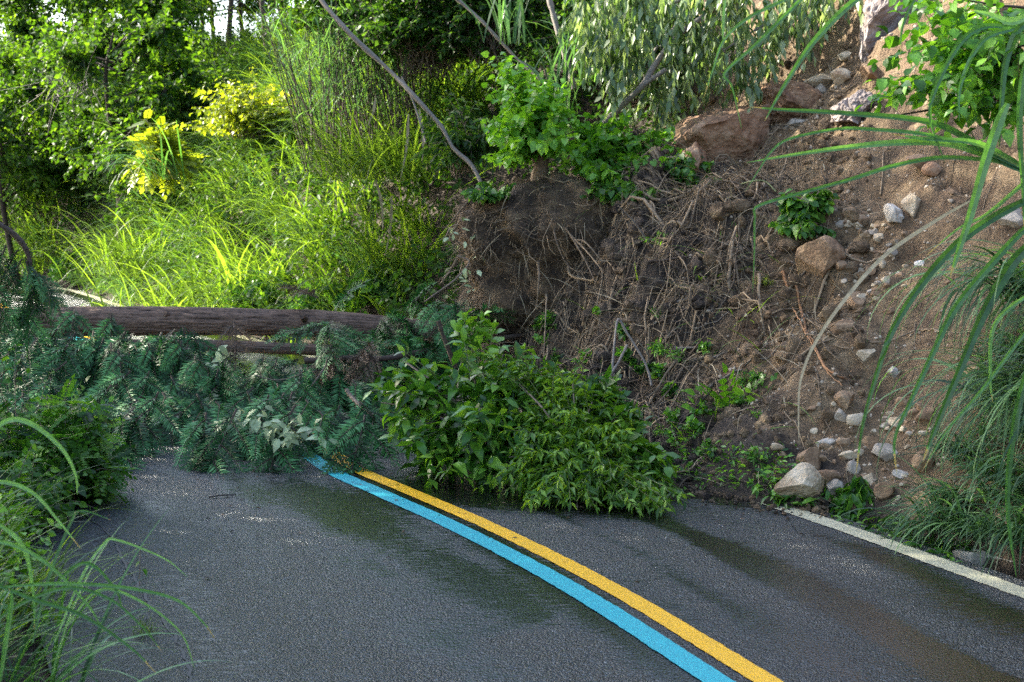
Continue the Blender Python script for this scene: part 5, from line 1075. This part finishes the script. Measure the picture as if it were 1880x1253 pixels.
tb = MB(); n_ = 420; P = ground_pts([(U(150, 1500), 860+abs(rng.normal())*70) for _ in range(n_)]); k = (st(P[:, 0], P[:, 1]) < -.03) & (st(P[:, 0], P[:, 1]) > -4.1); P = np.c_[P[k], np.full(k.sum(), .007)]; n_ = len(P)
leaves(tb, t_simple(.12), P, rdir(n_)*np.array([1, 1, .1]), rdir(n_, 3), .028*U(.4, 1.4, n_), U(0, 1, n_)); tag(tb.build('road_litter', M_firb), 'scattered needles and leaf scraps on the wet asphalt', 'litter', kind='stuff')

# ------------------------------------------------------------------ left verge: weeds and long grass
def lv(px, py, D): return V(px, py, D)
wl = [(0, 700, 8.2, .55, .9, 'tall leafy weed at the left edge before the fir boughs'), (90, 760, 8.0, .5, .8, 'feathery weed in front of the fir boughs'), (-30, 820, 7.2, .5, .8, 'dense weed filling the left verge'), (60, 860, 7.4, .4, .6, 'low weed at the asphalt edge left of the fir heap'), (150, 800, 8.3, .32, .5, 'small weed touching the left of the fir heap')]
for i, (px, py, D, rx, rz, lab) in enumerate(wl):
    p = V(px, py, D); b = onG(min(p[0], -2.6), p[1]); shrub(lab, b, rx, max(p[2]+.2, .4), 34, 12, (t_broad(.3), t_pinnate(6, .1, .34), t_simple(.25), t_broad(.28), t_pinnate(6, .1, .34))[i], (.06, .15, .055, .07, .13)[i], M_weed, t0=.25, stem=.003, name='weed', cat='weed')
mb = MB(); n_ = 2400; P = np.stack([U(-5.8, -2.0, n_), U(4.6, 9.5, n_), np.zeros(n_)], -1); s_ = st(P[:, 0], P[:, 1]); P = P[s_ < -4.2]; P[:, 2] = HH(P[:, 0], P[:, 1]); n_ = len(P)
shoots(mb, P, P+np.stack([U(-.15, .2, n_), U(-.15, .15, n_), U(.12, .42, n_)], -1), np.zeros((n_, 3)), 11, SB, .05, t0=.2, stem=.002); P = np.stack([U(-5.2, -2.4, 620), U(5.8, 9.4, 620), np.zeros(620)], -1); P = P[st(P[:, 0], P[:, 1]) < -4.22]; P[:, 2] = HH(P[:, 0], P[:, 1]); n_ = len(P)
hgt = U(.25, .9, n_)*(.7+.5*fbm(P[:, 0]*1.5, P[:, 1]*1.5))*(.25+.75*sm(0, .9, -4.2-st(P[:, 0], P[:, 1])+U(-.2, .3, n_)))
for q_, tm_ in enumerate((SB, t_pinnate(6, .10, .34), t_heart())):
    k = np.arange(n_) % 3 == q_; m__ = k.sum()
    shoots(mb, P[k], P[k]+np.stack([U(-.2, .3, m__), U(-.25, .15, m__), hgt[k]], -1), np.stack([U(-.06, .06, m__), U(-.06, .06, m__), U(0, .1, m__)], -1), 11 if q_ != 1 else 7, tm_, (.085, .19, .07)[q_], t0=.15, stem=.003, vv=U(.2, 1, m__)[:, None])
tag(mb.build('verge_weeds', [M_heart, M_gstem]), 'low weeds growing thick along the left road verge', 'weeds', kind='stuff')
mb = MB()
for i in range(110):
    x = U(-3.9, -1.95); y = U(4.4, 7.8)
    if st([x], [y])[0] > -4.15: continue
    tuft(mb, onG(x, y), 18, U(.45, .9), .008, .07, (.1, .8), (.5, 1.6), 0.2, 1.3, 9, v=np.clip(U(0, 1, 18)*.7+.3*rng.random(), 0, 1))
tag(mb.build('verge_grass', M_grass), 'long grass growing along the left road verge', 'grass', kind='stuff')
LG = [([(-60, 900, 4.6), (0, 885, 4.6), (60, 905, 4.6), (110, 960, 4.6), (150, 1010, 4.6)], 8), ([(-60, 850, 5), (0, 780, 5), (50, 775, 5), (110, 820, 5), (138, 870, 5), (142, 910, 5)], 10),
 ([(-60, 1010, 4.4), (0, 995, 4.4), (80, 1030, 4.4), (160, 1110, 4.4), (190, 1160, 4.4)], 8), ([(60, 1180, 4.5), (90, 1060, 4.6), (130, 960, 4.7), (150, 938, 4.7), (205, 955, 4.7)], 6),
 ([(100, 1180, 4.5), (150, 1060, 4.6), (190, 1000, 4.7), (215, 992, 4.7), (300, 1025, 4.7), (345, 1060, 4.7)], 6), ([(-20, 1080, 4.5), (100, 1072, 4.5), (220, 1078, 4.5), (320, 1100, 4.5), (370, 1140, 4.5), (396, 1175, 4.5)], 7),
 ([(-40, 1060, 4.3), (60, 1100, 4.3), (150, 1130, 4.3), (240, 1190, 4.3), (290, 1240, 4.3)], 8), ([(60, 1120, 4.6), (150, 1035, 4.6), (210, 1080, 4.6), (225, 1120, 4.6)], 7),
 ([(120, 1150, 4.6), (180, 1085, 4.6), (250, 1100, 4.6), (330, 1160, 4.6), (358, 1230, 4.6)], 6), ([(-20, 950, 4.8), (40, 1000, 4.8), (60, 1080, 4.8), (64, 1160, 4.8)], 9),
 ([(-40, 1180, 4.4), (20, 1120, 4.4), (120, 1080, 4.4), (200, 1100, 4.4), (260, 1150, 4.4), (300, 1200, 4.4)], 7), ([(0, 1253, 4.3), (15, 1150, 4.3), (22, 1100, 4.3), (16, 1080, 4.3)], 10)]
lg = thing('grass_tussock', 'long-bladed grass arching over the asphalt in the lower left corner', 'grass tussock', onG(-2.2, 4.6))
for pts, wpx in LG:
    mb = MB(); px_blade(mb, pts, wpx*.95, 0, U(.3, .85), .45); mb.build('blade', M_reed, lg, smooth=False)
mb = MB(); tuft(mb, np.array([-1.85, 4.75, .0]), 85, .75, .008, .16, (.1, .9), (.5, 1.7), .3, 1.0, 12, fold=.3); mb.build('blades', M_reed, lg)
tussock('small fine-bladed tuft at the crack in the asphalt', np.array([*ground_pts([(265, 1165)])[0], 0.]), 70, .14, .0012, M_grass, spread=.02, lean=(.1, 1.2), curl=(.3, 1.6))
mb = MB(); px_branch(mb, [(257, 1075, 5.3), (258, 1050, 5.3), (259, 1005, 5.3)], 1.2, .8, 5, 8, m=1); leaves(mb, SB, VS([(259, 1008, 5.3), (258, 1030, 5.3), (262, 1045, 5.3)]), rdir(3), rdir(3, 1), .03, .5); tag(mb.build('seedling', [M_weed, M_twig], loc=V(257, 1075, 5.3)), 'tiny seedling standing in the asphalt crack', 'seedling')

# ------------------------------------------------------------------ look-alikes that share wording are told apart by their order in the view
by = {}
for o in bpy.data.objects:
    if o.get('label') and o.get('category'): by.setdefault(o['label'], []).append(o)
for lab, os_ in by.items():
    k = len(os_)
    if 1 < k < 10:
        os_.sort(key=lambda o: o.location.x/max(o.location.y, .1))
        for i, o in enumerate(os_):
            w_ = ('leftmost' if i == 0 else 'rightmost' if i == k-1 else 'middle one' if k == 3 else ['', 'second', 'third', 'fourth', 'fifth', 'sixth', 'seventh', 'eighth'][i]+' one')
            o['label'] = w_+', '+lab
